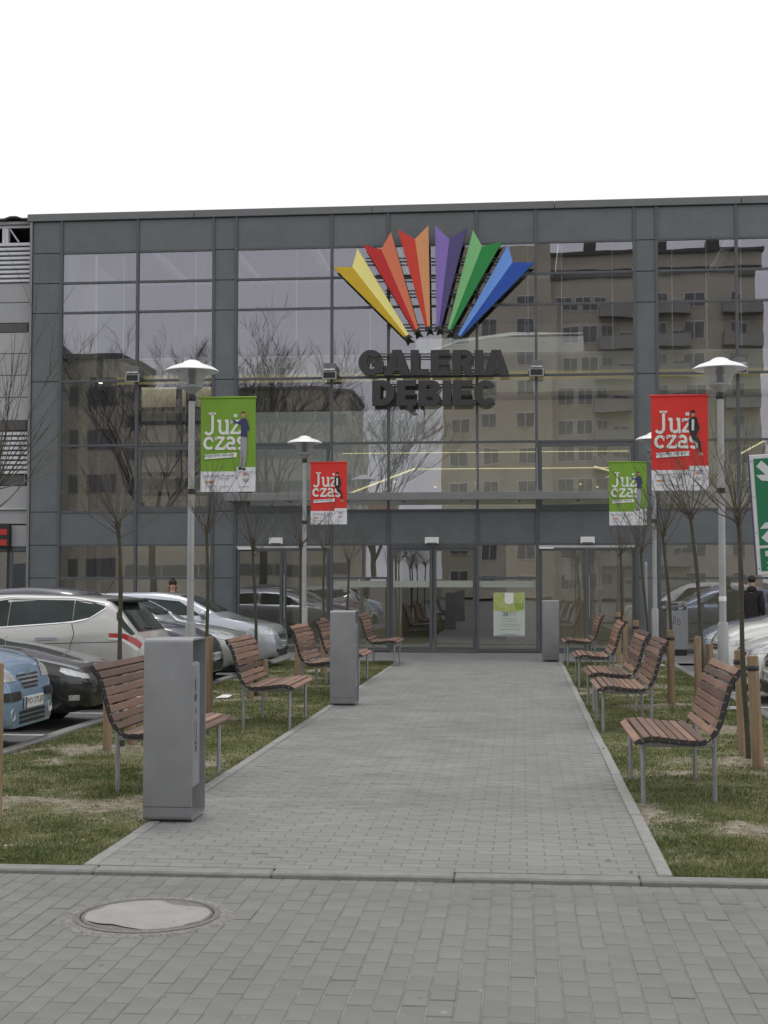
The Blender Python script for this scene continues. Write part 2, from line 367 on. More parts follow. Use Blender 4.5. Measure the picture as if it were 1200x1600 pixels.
# road of small concrete pavers in front
ZR = -0.024
road = sheet('road', -30, 30, -45, 7.70, ZR - 0.0042, M['sand'])
MH = (-1.81, 6.77)
def in_view(x, y, z=0.0):
    q = cam.matrix_world.inverted() @ Vector((x, y, z)); 
    if q.z > -0.1: return False
    u = q.x / -q.z * 2200; v = q.y / -q.z * 2200
    return abs(u) < 600 and abs(v) < 800
def paver_mesh(name, lx, ly, h, c, m):
    b = MB(); x, y = lx / 2, ly / 2
    v = [(-x, -y, -h), (x, -y, -h), (x, y, -h), (-x, y, -h), (-x, -y, -c), (x, -y, -c), (x, y, -c), (-x, y, -c), (-x + c, -y + c, 0), (x - c, -y + c, 0), (x - c, y - c, 0), (-x + c, y - c, 0)]
    f = [(0, 1, 5, 4), (1, 2, 6, 5), (2, 3, 7, 6), (3, 0, 4, 7), (4, 5, 9, 8), (5, 6, 10, 9), (6, 7, 11, 10), (7, 4, 8, 11), (8, 9, 10, 11)]
    b.add(v, f); return b.data(name, m, recalc=False)
def lay_pavers(parent, spots, lx, ly, m, z, nmax=300, name='paver'):
    me = paver_mesh(name, lx, ly, 0.05, 0.003, m)
    vis = [p for p in spots if in_view(p[0], p[1], z)]
    vis.sort(key=lambda p: p[1]); top = set(vis[:nmax])
    V = np.array([v.co[:] for v in me.vertices]); F = [tuple(p.vertices) for p in me.polygons]
    rest = []
    for p in spots:
        dz = rng.normal(0, 0.0008); tx = rng.normal(0, 0.004); ty = rng.normal(0, 0.004); rz = rng.normal(0, 0.006)
        if p in top:
            o = bpy.data.objects.new(name, me); link(o, parent); o.location = (p[0], p[1], z + dz); o.rotation_euler = (tx, ty, rz)
        else: rest.append((p[0], p[1], z + dz, tx, ty, rz))
    A = np.array(rest); n = len(A); k = len(V)
    P = np.zeros((n, k, 3)); P[:, :, 0] = A[:, None, 0] + V[None, :, 0] - A[:, None, 5] * V[None, :, 1]; P[:, :, 1] = A[:, None, 1] + V[None, :, 1] + A[:, None, 5] * V[None, :, 0]
    P[:, :, 2] = A[:, None, 2] + V[None, :, 2] + A[:, None, 3] * V[None, :, 1] - A[:, None, 4] * V[None, :, 0]
    F = np.array(F); FF = (F[None] + (np.arange(n) * k)[:, None, None]).reshape(-1, 4)
    me2 = bpy.data.meshes.new('paver_field'); me2.vertices.add(n * k); me2.vertices.foreach_set('co', P.ravel())
    me2.loops.add(len(FF) * 4); me2.loops.foreach_set('vertex_index', FF.ravel().astype(np.int32)); me2.polygons.add(len(FF)); me2.polygons.foreach_set('loop_start', np.arange(len(FF), dtype=np.int32) * 4)
    me2.materials.append(m); me2.update(calc_edges=True); me2.validate()
    o = bpy.data.objects.new('paver_field', me2); link(o, parent); o['kind'] = 'stuff'
spots = []
for i in range(-75, 76):
    x = i * 0.1040; off = 0.1015 * (i % 2) + 0.012 * ((i * 7) % 5 - 2)
    for j in range(32):
        y = 7.59 - j * 0.2025 - off
        if math.hypot(x - MH[0], y - MH[1]) < 0.27 or y > 7.55: continue
        spots.append((x, y))
lay_pavers(road, spots, 0.0975, 0.199, M['paver'], ZR)
hb = MB()
for i in range(-75, 76, 2):
    x = i * 0.1040; off = 0.1015 + 0.012 * ((i * 7) % 5 - 2); y = 7.59 - off + .1035
    hb.box(x - .0487, x + .0487, y, 7.69, ZR - .05, ZR + rng.normal(-.0005, .0008), 0, .003)
for i in range(-74, 76, 2):
    x = i * 0.1040; off = 0.012 * ((i * 7) % 5 - 2); y = 7.59 - off - (.099 if off > .035 else -.0)
    y = max([7.59 - j * .2025 - off for j in range(2) if 7.59 - j * .2025 - off <= 7.55]) + .1035
    hb.box(x - .0487, x + .0487, y, 7.69, ZR - .05, ZR + rng.normal(-.0005, .0008), 0, .003)
o = hb.build('half_paver_row', M['paver'], road); o['kind'] = 'stuff'
# footpath: pavers laid across
PX0, PX1, PY0, PY1 = -2.475, 0.815, 7.845, 28.3
path = sheet('footpath', PX0, PX1, PY0, PY1, -0.0045, M['joint'])
spots = []
nrow = int((PY1 - PY0) / 0.1035)
for j in range(nrow):
    y = PY0 + 0.055 + j * 0.1035
    x = PX0 + 0.083 + (0.1009 if j % 2 else 0) + 0.1
    for q in range(15): spots.append((round(x + q * 0.2018, 4), round(y, 4)))
lay_pavers(path, spots, 0.1985, 0.0995, M['paver_path'], 0.0)
# half pavers that close each row
hb = MB()
for j in range(nrow):
    y = PY0 + 0.055 + j * 0.1035; z = rng.normal(-0.001, 0.0012)
    for a, b2 in ((PX0 + 0.084, PX0 + 0.181),) if j % 2 else ((PX1 - 0.181, PX1 - 0.084),):
        hb.box(a, b2, y - .049, y + .049, -0.05, z, 0, 0.004)
o = hb.build('half_paver_row', M['paver_path'], path); o['kind'] = 'stuff'
for side, x in (('a', PX0 + 0.04), ('b', PX1 - 0.04)):
    me = None
    for k in range(21):
        if me is None:
            b = MB(); b.box(-.04, .04, -.494, .494, -.06, 0, 0, 0.006); me = b.data('edging_slab', M['edging'])
        o = bpy.data.objects.new('edging_slab', me); link(o, path); o.location = (x + rng.normal(0, .002), PY0 + 0.5 + k * 0.9985, 0.006 + rng.normal(0, .0018)); o.rotation_euler = (0, rng.normal(0, .01), rng.normal(0, .0015))
# kerb between road and path
kb = sheet('kerb', -16, 16, 7.69, 7.83, -0.05, M['joint'])
b = MB(); b.box(-.4985, .4985, -.068, .066, -.12, 0, 0, 0.010); kme = b.data('kerb_stone', M['kerb'])
for k in range(-13, 14):
    o = bpy.data.objects.new('kerb_stone', kme); link(o, kb); o.location = (k + 0.13, 7.762, 0.003 + rng.normal(0, .002)); o.rotation_euler = (0, rng.normal(0, .0015), rng.normal(0, .0015))
# car parks either side and forecourt by the doors
FY = 32.15
lotL = sheet('car_park', -40, -4.85, 7.83, 31.2, -0.06, M['asphalt'])
lotR = sheet('car_park', 2.95, 30, 7.83, 30.2, -0.06, M['asphalt'])
fore = sheet('forecourt', -20, 14, 28.3, FY, -0.02, M['paver_path'])
me = None
for X, n0, n1 in ((-4.81, 8, 29), (2.90, 8, 29)):
    for k in range(n0, n1):
        if me is None:
            b = MB(); b.box(-.06, .06, -.496, .496, -.15, 0, 0, 0.012); me = b.data('kerb_stone', M['kerb'])
        o = bpy.data.objects.new('kerb_stone', me); link(o, lotL if X < 0 else lotR); o.location = (X, k + 0.5 - .1, 0.03 + rng.normal(0, .002))
lm = MB()
for y in (12.35, 14.85, 17.35, 19.85, 22.35, 24.85, 27.4): lm.add([(-9.6, y - .06, -.056), (-4.95, y - .06, -.056), (-4.95, y + .06, -.056), (-9.6, y + .06, -.056)], [(0, 1, 2, 3)])
lm.build('bay_marking', M['line'], lotL)
lm = MB()
for y in (14.0, 16.5, 19.0, 21.4, 23.8, 26.2): lm.add([(3.05, y - .06, -.056), (7.8, y - .06, -.056), (7.8, y + .06, -.056), (3.05, y + .06, -.056)], [(0, 1, 2, 3)])
lm.build('bay_marking', M['line'], lotR)

# lawns: soil with worn patches, and grass blades growing where the turf is thick
TREES_L = [(-3.75, 9.75), (-3.76, 13.1), (-3.72, 16.5), (-3.55, 18.8), (-3.7, 23.3), (-3.5, 24.9), (-3.5, 28.0)]
TREES_R = [(1.98, 12.75), (1.98, 15.6), (1.93, 18.25), (1.93, 21.7), (1.9, 24.1), (1.92, 26.9)]
WEAR = [(2.2, 12.0, 1.5, .32, 1.0), (1.5, 9.3, .5, .35, .9), (1.7, 8.2, .7, .3, .7), (1.5, 14.0, .6, .4, .7), (-3.4, 9.9, .9, .35, 1.0), (-4.2, 9.6, .6, .5, 1.1), (-3.3, 8.35, .7, .22, .8), (-4.3, 13.0, .7, .3, .9), (-2.9, 12.1, .5, .25, .7), (-4.0, 20.0, .8, .5, .6), (1.6, 20.0, .6, .5, .6)]
def bare(x, y):
    b = fbm(x * 1.1, y * 0.9, 3) ; c = fbm(x * 3.6 + 5, y * 2.8, 9, 5)
    v = (b - 0.58) * 4.0 + (c - 0.5) * 3.4 - 0.15
    for tx, ty, rx, ry, k in WEAR: v = np.maximum(v, k - ((x - tx) / rx) ** 2 - ((y - ty) / ry) ** 2 + (c - .5) * 3.2)
    for tx, ty in TREES_L + TREES_R:
        d = np.hypot((x - tx) * 0.8, y - ty); v = np.maximum(v, 1.3 - d * 1.9 + (c - .5) * 2.2)
    return np.clip(v, 0, 1)
m, t, p = newmat('turf_soil'); N = t.nodes.new; L = t.links.new
at = N('ShaderNodeAttribute'); at.attribute_name = 'bare'
nz = N('ShaderNodeTexNoise'); nz.inputs['Scale'].default_value = 14; nz.inputs['Detail'].default_value = 8; tc = N('ShaderNodeTexCoord'); L(tc.outputs['Object'], nz.inputs['Vector'])
r1 = N('ShaderNodeValToRGB'); r1.color_ramp.elements[0].color = (0.07, 0.078, 0.03, 1); r1.color_ramp.elements[1].color = (0.17, 0.165, 0.075, 1); r1.color_ramp.elements[0].position = .35; r1.color_ramp.elements[1].position = .68
r2 = N('ShaderNodeValToRGB'); r2.color_ramp.elements[0].color = (0.12, 0.098, 0.07, 1); r2.color_ramp.elements[1].color = (0.30, 0.27, 0.21, 1); r2.color_ramp.elements[0].position = .32; r2.color_ramp.elements[1].position = .68
L(nz.outputs[0], r1.inputs[0]); L(nz.outputs[0], r2.inputs[0])
mm = N('ShaderNodeMix'); mm.data_type = 'RGBA'; L(at.outputs['Fac'], mm.inputs[0]); L(r1.outputs[0], mm.inputs[6]); L(r2.outputs[0], mm.inputs[7]); L(mm.outputs[2], p.inputs['Base Color'])
p.inputs['Roughness'].default_value = 0.95
bp = N('ShaderNodeBump'); bp.inputs['Strength'].default_value = 0.7; bp.inputs['Distance'].default_value = 0.03; L(nz.outputs[0], bp.inputs['Height']); L(bp.outputs[0], p.inputs['Normal'])
M['turf'] = m
m, t, p = newmat('grass_blade'); N = t.nodes.new; L = t.links.new
ge = N('ShaderNodeNewGeometry'); cr = N('ShaderNodeValToRGB'); e = cr.color_ramp.elements
e[0].color = (0.058, 0.090, 0.022, 1); e[0].position = 0; e[1].color = (0.36, 0.32, 0.18, 1); e[1].position = 1
for pos, c in ((.35, (0.108, 0.148, 0.036, 1)), (.62, (0.170, 0.195, 0.060, 1)), (.84, (0.30, 0.275, 0.14, 1))):
    q = e.new(pos); q.color = c
tc = N('ShaderNodeTexCoord'); nz = N('ShaderNodeTexNoise'); nz.inputs['Scale'].default_value = 1.6; nz.inputs['Detail'].default_value = 3; L(tc.outputs['Object'], nz.inputs['Vector'])
ma = N('ShaderNodeMath'); ma.operation = 'MULTIPLY_ADD'; ma.inputs[1].default_value = 1.5; ma.inputs[2].default_value = -0.78; L(nz.outputs[0], ma.inputs[0])
mb_ = N('ShaderNodeMath'); mb_.operation = 'ADD'; L(ma.outputs[0], mb_.inputs[0]); L(ge.outputs['Random Per Island'], mb_.inputs[1]); L(mb_.outputs[0], cr.inputs[0])
L(cr.outputs[0], p.inputs['Base Color']); p.inputs['Roughness'].default_value = 0.7
M['blade'] = m
def lawn(x0, x1, y0, y1, nb, zoff=0.0):
    nx, ny = int((x1 - x0) / 0.07), int((y1 - y0) / 0.07)
    gx, gy = np.meshgrid(np.linspace(x0, x1, nx), np.linspace(y0, y1, ny)); gx = gx.ravel(); gy = gy.ravel()
    def hgt(x, y):
        e = np.minimum(np.minimum(x - x0, x1 - x), np.minimum(y - y0, y1 - y)); k = np.clip(e / .3, 0, 1)
        z = (fbm(x * 1.6, y * 1.6, 21) - .5) * 0.05 + (fbm(x * 7, y * 7, 31, 3) - .5) * .022 * (0.4 + bare(x, y))
        for tx, ty in TREES_L + TREES_R: z = z + 0.05 * np.exp(-((x - tx) ** 2 + (y - ty) ** 2) / .09)
        return -0.012 + k * (z + 0.012)
    V = np.stack([gx, gy, hgt(gx, gy)], 1)
    i = np.arange((ny - 1) * nx).reshape(ny - 1, nx)[:, :-1].ravel(); F = np.stack([i, i + 1, i + nx + 1, i + nx], 1)
    me = bpy.data.meshes.new('lawn'); me.from_pydata(V, [], F.tolist()); me.materials.append(M['turf'])
    a = me.attributes.new('bare', 'FLOAT', 'POINT'); a.data.foreach_set('value', bare(gx, gy).astype(np.float32))
    me.polygons.foreach_set('use_smooth', [True] * len(me.polygons)); me.update()
    o = bpy.data.objects.new('lawn', me); link(o); o['kind'] = 'structure'
    n = nb * 4; yy = y0 + (y1 - y0) * rng.random(n) ** 1.9; xx = rng.uniform(x0 - .004, x1 + .004, n)
    keep = rng.random(n) > bare(xx, yy) * 0.97; keep &= rng.random(n) < np.clip(.30 + 1.5 * (fbm(xx * 2.3, yy * 2.3, 51) - .35), .12, 1); xx = xx[keep][:nb]; yy = yy[keep][:nb]; n = len(xx)
    zz = hgt(xx, yy); h = rng.uniform(.009, .027, n) * (0.25 + .9 * fbm(xx * 1.3, yy * 1.3, 77) + 1.0 * np.clip(fbm(xx * 7, yy * 7, 79, 2) - .35, 0, 1) * 1.6); w = rng.uniform(.0022, .0048, n) * np.clip(yy / 11, .9, 2.4)
    an = rng.uniform(0, 2 * np.pi, n); le = rng.uniform(.2, 1.1, n); la = rng.uniform(0, 2 * np.pi, n)
    P = np.zeros((n, 3, 3)); P[:, 0] = np.stack([xx - np.cos(an) * w, yy - np.sin(an) * w, zz - .004], 1); P[:, 1] = np.stack([xx + np.cos(an) * w, yy + np.sin(an) * w, zz - .004], 1)
    P[:, 2] = np.stack([xx + np.cos(la) * h * le, yy + np.sin(la) * h * le, zz + h], 1)
    g = bpy.data.meshes.new('grass'); g.vertices.add(n * 3); g.vertices.foreach_set('co', P.ravel()); g.loops.add(n * 3); g.loops.foreach_set('vertex_index', np.arange(n * 3, dtype=np.int32))
    g.polygons.add(n); g.polygons.foreach_set('loop_start', np.arange(n, dtype=np.int32) * 3); g.materials.append(M['blade']); g.update(calc_edges=True)
    o = bpy.data.objects.new('grass', g); link(o); o['kind'] = 'stuff'
lawn(-4.745, -2.48, 7.84, 28.3, 190000)
lawn(0.82, 2.835, 7.84, 28.3, 170000)
lawn(2.835, 9, 7.84, 9.2, 2000)
def scatter(name, n, size, m, flat, seed):
    r = np.random.default_rng(seed); b = MB()
    for k in range(n):
        left = r.random() < .55; x = r.uniform(-4.7, -2.5) if left else r.uniform(.85, 2.8); y = 7.9 + 18 * r.random() ** 1.8
        if name == 'leaf_litter' and r.random() < .03: x = r.choice([r.uniform(-2.47, -2.0), r.uniform(.3, .8)])
        on_path = -2.48 < x < .82
        if name == 'pebbles' and (on_path or bare(np.array([x]), np.array([y]))[0] < .35): continue
        s_ = size * r.uniform(.5, 1.3); a = r.uniform(0, 6.28); z = .004 if on_path else .016 + (fbm(np.array([x * 1.6]), np.array([y * 1.6]), 21)[0] - .5) * .05; c, d = math.cos(a) * s_, math.sin(a) * s_
        if flat: b.add([(x - c, y - d, z), (x + d * .5, y - c * .5, z + s_ * r.uniform(.1, .6)), (x + c, y + d, z + s_ * r.uniform(0, .3)), (x - d * .5, y + c * .5, z + s_ * r.uniform(0, .5))], [(0, 1, 2, 3)])
        else: b.add([(x - c, y - d, z), (x + d, y - c, z), (x + c * .8, y + d, z), (x - d, y + c * .9, z), (x + c * .1, y, z + s_ * .8)], [(0, 1, 4), (1, 2, 4), (2, 3, 4), (3, 0, 4)])
    o = b.build(name, m, recalc=False); o['kind'] = 'stuff'
scatter('leaf_litter', 420, .022, mat('dead_leaf', (0.17, 0.115, 0.06), 0.9, var=0.3, island=0.5), True, 5)
scatter('pebbles', 1500, .012, mat('pebble', (0.26, 0.245, 0.22), 0.9, var=0.2, island=0.4), False, 6)
# manhole in the road
mh = empty('manhole', (MH[0], MH[1], ZR + .001), 'round manhole with dusty pale cover and rough mortar collar in the road', 'manhole')
mh.scale = (.93, .93, 1)
n = 56; b = MB(); rr = []
for i in range(n):
    t = 2 * math.pi * i / n; ro = 0.462 + 0.02 * math.sin(3 * t + 1) + 0.012 * math.sin(11 * t); rr.append((math.cos(t), math.sin(t), ro))
v = [(c * .375, s * .375, 0.004) for c, s, r in rr] + [(c * .42, s * .42, 0.008 + .003 * math.sin(7 * i)) for i, (c, s, r) in enumerate(rr)] + [(c * r, s * r, -.004) for c, s, r in rr] + [(c * r, s * r, -.04) for c, s, r in rr]
b.add(v, [(k * n + i, k * n + (i + 1) % n, (k + 1) * n + (i + 1) % n, (k + 1) * n + i) for k in range(3) for i in range(n)]); b.build('mortar_collar', M['mortar'], mh, smooth=True)
b = MB(); b.lathe([(.378, -.03), (.378, .008), (.372, .011), (.350, .011), (.345, .004), (.345, -.03)], 56); b.build('frame_ring', M['iron'], mh, smooth=40)
b = MB(); b.lathe([(.330, .012), (.338, .008), (.338, -.03)], 56); b.lathe([(0.0001, .004), (.30, .004), (.330, .012)], 56); b.build('cover', M['iron'], mh, smooth=40)
v = [(0, 0, 0.010)]; n = 64        # dried slurry on the cover, with two bites out of it
for q, zz in ((.6, .011), (.93, .010), (1, .005)):
    for i in range(n):
        t = 2 * math.pi * i / n
        dt = lambda c, w: math.exp(-((math.atan2(math.sin(t - c), math.cos(t - c))) / w) ** 2)
        r = .328 - .085 * dt(R(66), .42) - .075 * dt(R(248), .5) - .03 * dt(R(160), .25) - .02 * dt(R(335), .3) + .004 * math.sin(13 * t)
        v.append((r * q * math.cos(t), r * q * math.sin(t), zz + .0012 * math.sin(5 * t)))
f = [(0, 1 + i, 1 + (i + 1) % n) for i in range(n)] + [(1 + k * n + i, 1 + k * n + (i + 1) % n, 1 + (k + 1) * n + (i + 1) % n, 1 + (k + 1) * n + i) for k in range(2) for i in range(n)]
b = MB(); b.add(v, f); o = b.build('slurry_crust', M['cover'], mh, smooth=True)
for q in o.data.vertices: q.co.z += .004

# ================================================================ THE MALL
mall = empty('shopping_mall', (0, FY, 0), 'dark grey glass fronted shopping mall with tall mullioned windows and automatic doors', 'building')
ROWS = [0, 1.67, 2.44, 3.22, 4.78, 6.3, 7.93, 8.64, 9.36]
ZT, ZC = 10.12, 10.30
PIL = [(-11.5, -10.79), (-7.13, -6.59), (2.60, 3.10), (6.66, 7.16), (10.8, 11.5)]
BAYS = [(-10.79, -8.95), (-8.95, -7.13), (-6.59, -4.34), (-4.34, -3.02), (-3.02, -0.98), (-0.98, 0.37), (0.37, 2.60), (3.10, 4.88), (4.88, 6.66), (7.16, 8.98), (8.98, 10.8)]
def part(name, x0, x1, y0, y1, z0, z1, m, parent=None, c=0.0, **k):
    b = MB(); b.box(x0, x1, y0, y1, z0, z1, 0, c); return b.build(name, m, parent or mall, **k)
J = 0.008
def panel(x0, x1, z0, z1, y=-0.015): return part('cladding_panel', x0 + J, x1 - J, y, 0.03, z0 + J, z1 - J, M['clad'], c=0.004)
def pane(x0, x1, z0, z1, y=0.0, m='glass', parent=None):
    a = 0.026; cx, cz = (x0 + x1) / 2, (z0 + z1) / 2; w, h = (x1 - x0) / 2 - a, (z1 - z0) / 2 - a
    b = MB(); b.box(-w, w, 0, .012, -h, h); o = b.build('glass_pane', M[m], parent or mall); o.location = (cx, y, cz)
    o.rotation_euler = (rng.normal(0, .0011), 0, rng.normal(0, .0011)); return o
for x0, x1 in PIL:
    part('column_casing', x0 + .02, x1 - .02, 0.035, 0.5, 0, ZT, M['frame'])
    zs = [0, 1.67, 2.44, 3.22, 6.3, 7.93, 8.64, 9.36, ZT]
    for a, b2 in zip(zs, zs[1:]): panel(x0, x1, a, b2)
verts_x = sorted({x for bb in BAYS for x in bb})
inset = {(-8.95, -7.13): (3.22, 4.78), (-6.59, -4.34): (3.22, 4.78), (0.37, 2.60): (3.22, 4.78)}
for x0, x1 in BAYS:
    panel(x0, x1, 9.36, ZT); panel(x0, x1, 2.44, 3.22)
    part('spandrel_backing', x0, x1, 0.035, 0.3, 2.46, 3.2, M['frame']); part('parapet_backing', x0, x1, 0.035, 0.3, 9.38, ZT, M['frame'])
    door = (x0, x1) in ((-6.59, -4.34), (-3.02, -0.98), (0.37, 2.60))
    for a, b2 in zip(ROWS, ROWS[1:]):
        if (a, b2) == (2.44, 3.22) or (door and b2 <= 2.44): continue
        if inset.get((x0, x1)) == (a, b2):
            o = MB(); f = 0.12; e = 0.03
            o.box(x0 + e, x1 - e, -.02, .06, b2 - f, b2 - e); o.box(x0 + e, x1 - e, -.02, .06, a + e, a + f); o.box(x0 + e, x0 + f, -.02, .06, a + f, b2 - f); o.box(x1 - f, x1 - e, -.02, .06, a + f, b2 - f)
            w = o.build('vent_window', M['frame'], mall); pane(x0 + f - .026, x1 - f + .026, a + f - .026, b2 - f + .026, parent=w)
        else: pane(x0, x1, a, b2)
    for z in ROWS[1:]:
        if door and z < 2.4: continue
        part('transom', x0 + .032, x1 - .032, -.035, .05, z - .026, z + .026, M['frame'], c=.003)
    if not door: part('sill', x0 + .032, x1 - .032, -.04, .05, 0.0, .07, M['frame'])
for x in verts_x: part('mullion', x - .031, x + .031, -.055, .06, 0, ZT, M['frame'], c=.004)
part('corner_trim', -11.56, -11.5, -.06, .5, 0, ZT, M['frame_l'])
for a, b2 in ((-11.62, -7.6), (-7.594, -3.4), (-3.394, 0.8), (0.806, 5.0), (5.006, 8.4), (8.406, 11.6)): part('coping', a, b2, -.09, .5, ZC - .18, ZC, M['coping'], c=.01)
part('roof', -11.5, 11.5, .5, 1.2, ZT - .12, ZT, M['roof']); part('roof', -11.5, 11.5, 6.8, 14, ZT - .12, ZT, M['roof'])
for k in range(12): part('skylight_beam', -11.5 + k * 2.08, -11.38 + k * 2.08, 1.2, 6.8, ZT - .2, ZT, M['frame_l'])
for k in range(11): part('skylight_pane', -11.37 + k * 2.08, -9.43 + k * 2.08, 1.2, 6.8, ZT - .03, ZT - .015, M['clear'])
part('side_wall', -11.5, -11.3, .5, 14, 0, ZT - .12, M['clad']); part('side_wall', 11.3, 11.5, .5, 14, 0, ZT - .12, M['clad']); part('back_wall', -11.3, 11.3, 13.8, 14, 0, ZT - .12, M['inner'])
# inside
part('interior_floor', -11.3, 11.3, .06, 13.8, -.05, 0.012, M['inner_floor'])
part('first_floor_slab', -7.0, 11.3, 1.7, 3.2, 2.98, 3.34, M['inner']); part('first_floor_slab', -7.0, 11.3, 6.2, 13.8, 2.98, 3.34, M['inner']); part('second_floor_slab', -10.2, 11.3, 1.5, 2.55, 6.62, 7.02, M['inner']); part('second_floor_slab', -2.4, 11.3, 5.2, 13.8, 6.62, 7.02, M['inner'])
part('second_floor_slab_edge', -10.2, 11.3, 1.46, 1.498, 6.62, 7.0, M['inner']); part('slab_soffit_band', -10.2, 11.3, 1.44, 1.6, 6.43, 6.616, M['warm_dim'])
part('handrail', -10.2, 11.3, 1.42, 1.46, 7.02, 7.06, M['inner_white'])
for x in (-9.7, -7.9, -5.4, -3.6, -2.2, 0.2, 1.0, 2.2, 3.6, 4.4, 5.2): part('hanger_rod', x - .012, x + .012, 1.43, 1.454, 7.06, 9.9, M['inner_white'])
part('stair_wall', -9.55, -7.2, 2.6, 2.8, 3.0, 6.5, M['inner']); part('stair_wall', -10.75, -10.35, 1.2, 1.4, 0.02, 9.9, M['inner'])
part('ground_wall', -10.7, -6.8, 1.0, 1.2, 0.02, 2.9, M['inner'])
for x in (-10.25, -9.86): part('interior_column', x - .07 - (.06 if x > -10 else 0), x + .07 + (.08 if x > -10 else 0), .7, .95, 0.02, 6.5, M['steel_col'])
part('interior_beam', -10.4, -9.7, .72, .94, 5.95, 6.18, M['steel_col'])
for z in (3.9, 4.45, 5.2, 5.65): part('lattice_bar', -10.18, -9.98, .78, .84, z, z + .05, M['steel_col'])
b = MB()
for z0, z1 in ((4.5, 5.2), (3.4, 3.95), (5.25, 5.65)): b.tube([(-10.2, .81, z0), (-9.97, .81, z1)], .025, 6)
b.build('lattice_brace', M['steel_col'], mall)
for z in (3.75, 4.25, 5.0, 5.55, 5.9): part('wall_strip', -9.7, -6.7, 2.54, 2.596, z, z + .09, M['steel_col'])
for x in (-8.35, -8.1): part('interior_column', x - .06, x + .06, 1.6, 1.75, .02, 6.5, M['steel_col'])
part('shop_wall', -6.4, -3.3, 7.0, 7.2, .02, 2.95, M['inner_dark']); part('shop_wall', -0.4, 8, 6.0, 6.2, .02, 2.95, M['inner_dark']); part('gallery_wall', -2.6, 8, 6, 6.2, 3.36, 6.5, M['inner'])
part('gallery_wall', -7.8, -2.7, 8, 8.2, 3.36, 6.5, M['inner_white'])
# glass balustrade lines lit under the handrail, escalator rail, downlights
def bar(name, p0, p1, r, m, n=6):
    b = MB(); b.tube([p0, p1], r, n); return b.build(name, m, mall)
bar('lit_handrail', (-4.3, 1.72, 4.70), (2.62, 1.72, 4.70), .009, M['warm']); bar('lit_handrail', (-2.52, 2.4, 4.36), (2.3, 2.4, 4.36), .010, M['warm'])
bar('lit_handrail', (-4.15, 1.72, 3.72), (-2.54, 1.72, 4.32), .022, M['warm']); bar('lit_handrail', (1.75, 1.72, 4.34), (2.55, 1.72, 4.10), .022, M['warm']); bar('lit_handrail', (5.2, 1.72, 4.62), (5.75, 1.72, 4.92), .022, M['warm'])
bar('lit_handrail', (3.2, 1.72, 4.0), (3.9, 1.72, 3.78), .018, M['warm'])
for x in (-6.9, -5.6, -3.8, -2.6, -1.4, -.2, 1.0, 2.2, 3.6, 5.0, 6.4):
    for y in (2.4,):
        z = 2.93 if x > -7 else 6.5
        b = MB(); b.lathe([(.0001, z), (.085, z), (.085, z + .04)], 12, (x, y if x > -7 else 2.2)); b.build('downlight', M['spot'], mall)
for x, z in ((-2.3, 4.15), (-1.2, 4.24), (1.6, 4.2), (2.05, 4.12), (-3.4, 4.3)):
    b = MB(); b.ellipsoid((x, 5.9, z), (.035, .035, .02), 10, 6); b.build('wall_lamp', M['warm'], mall)
b = MB()
for k in range(5): b.tube([(-2.9 + .05 * k, 4.0 + .3 * k, 7.35 + .07 * k + 0), (-1.6, 4.0 + .3 * k, 7.75 + .07 * k), (-.2, 4.0 + .3 * k, 7.92 + .07 * k), (1.6, 4.0 + .3 * k, 7.95 + .05 * k)], .02, 5)
b.build('skylight_bars', M['inner_white'], mall)
part('skylight_panel', -2.8, 1.7, 5.6, 5.62, 7.5, 8.15, M['inner_white'])
for a, b2, y, z in ((-10.6, -7.2, 2.3, 6.6), (-6.5, 2.4, 2.3, 6.6), (3.2, 10.6, 2.3, 6.6), (-6.4, 2.5, 1.9, 2.955), (3.2, 10.6, 1.9, 2.955)): part('added_glow_strip', a, b2, y, y + .18, z, z + .016, M['tube'])  # unseen glow strips added to brighten the interior, screened by band and spandrels
part('added_glow_strip', -10.5, -7.2, .75, .93, 2.93, 2.946, M['tube'])  # one more added strip, lifting the ground floor at the left
# canopy over the entrance
CX0, CX1, CY = -6.66, 2.68, -1.0
cn = part('canopy', CX0, CX1, CY, CY + .09, 3.40, 3.575, M['frame_l'], c=.008)
for x in (CX0, CX1 - .08): part('canopy_side_beam', x, x + .08, CY + .092, -.06, 3.42, 3.56, M['frame_l'], cn)
xs = [CX0 + .09 + i * (CX1 - CX0 - .18) / 7 for i in range(8)]
for a, b2 in zip(xs, xs[1:]): part('canopy_pane', a + .01, b2 - .01, CY + .095, -.06, 3.50, 3.52, M['clear'], cn)
for x in xs[1:-1]: part('canopy_rib', x - .02, x + .02, CY + .095, -.06, 3.40, 3.495, M['frame_l'], cn)
for x in (-4.34, -3.02, -.98, .37, 2.45, -6.4):
    b = MB(); b.tube([(x, CY + .05, 3.6), (x, -.06, 4.62)], .012, 6); b.tube([(x, CY + .05, 3.575), (x, CY + .05, 3.62)], .05, 8); b.build('tie_rod', M['frame_l'], cn)
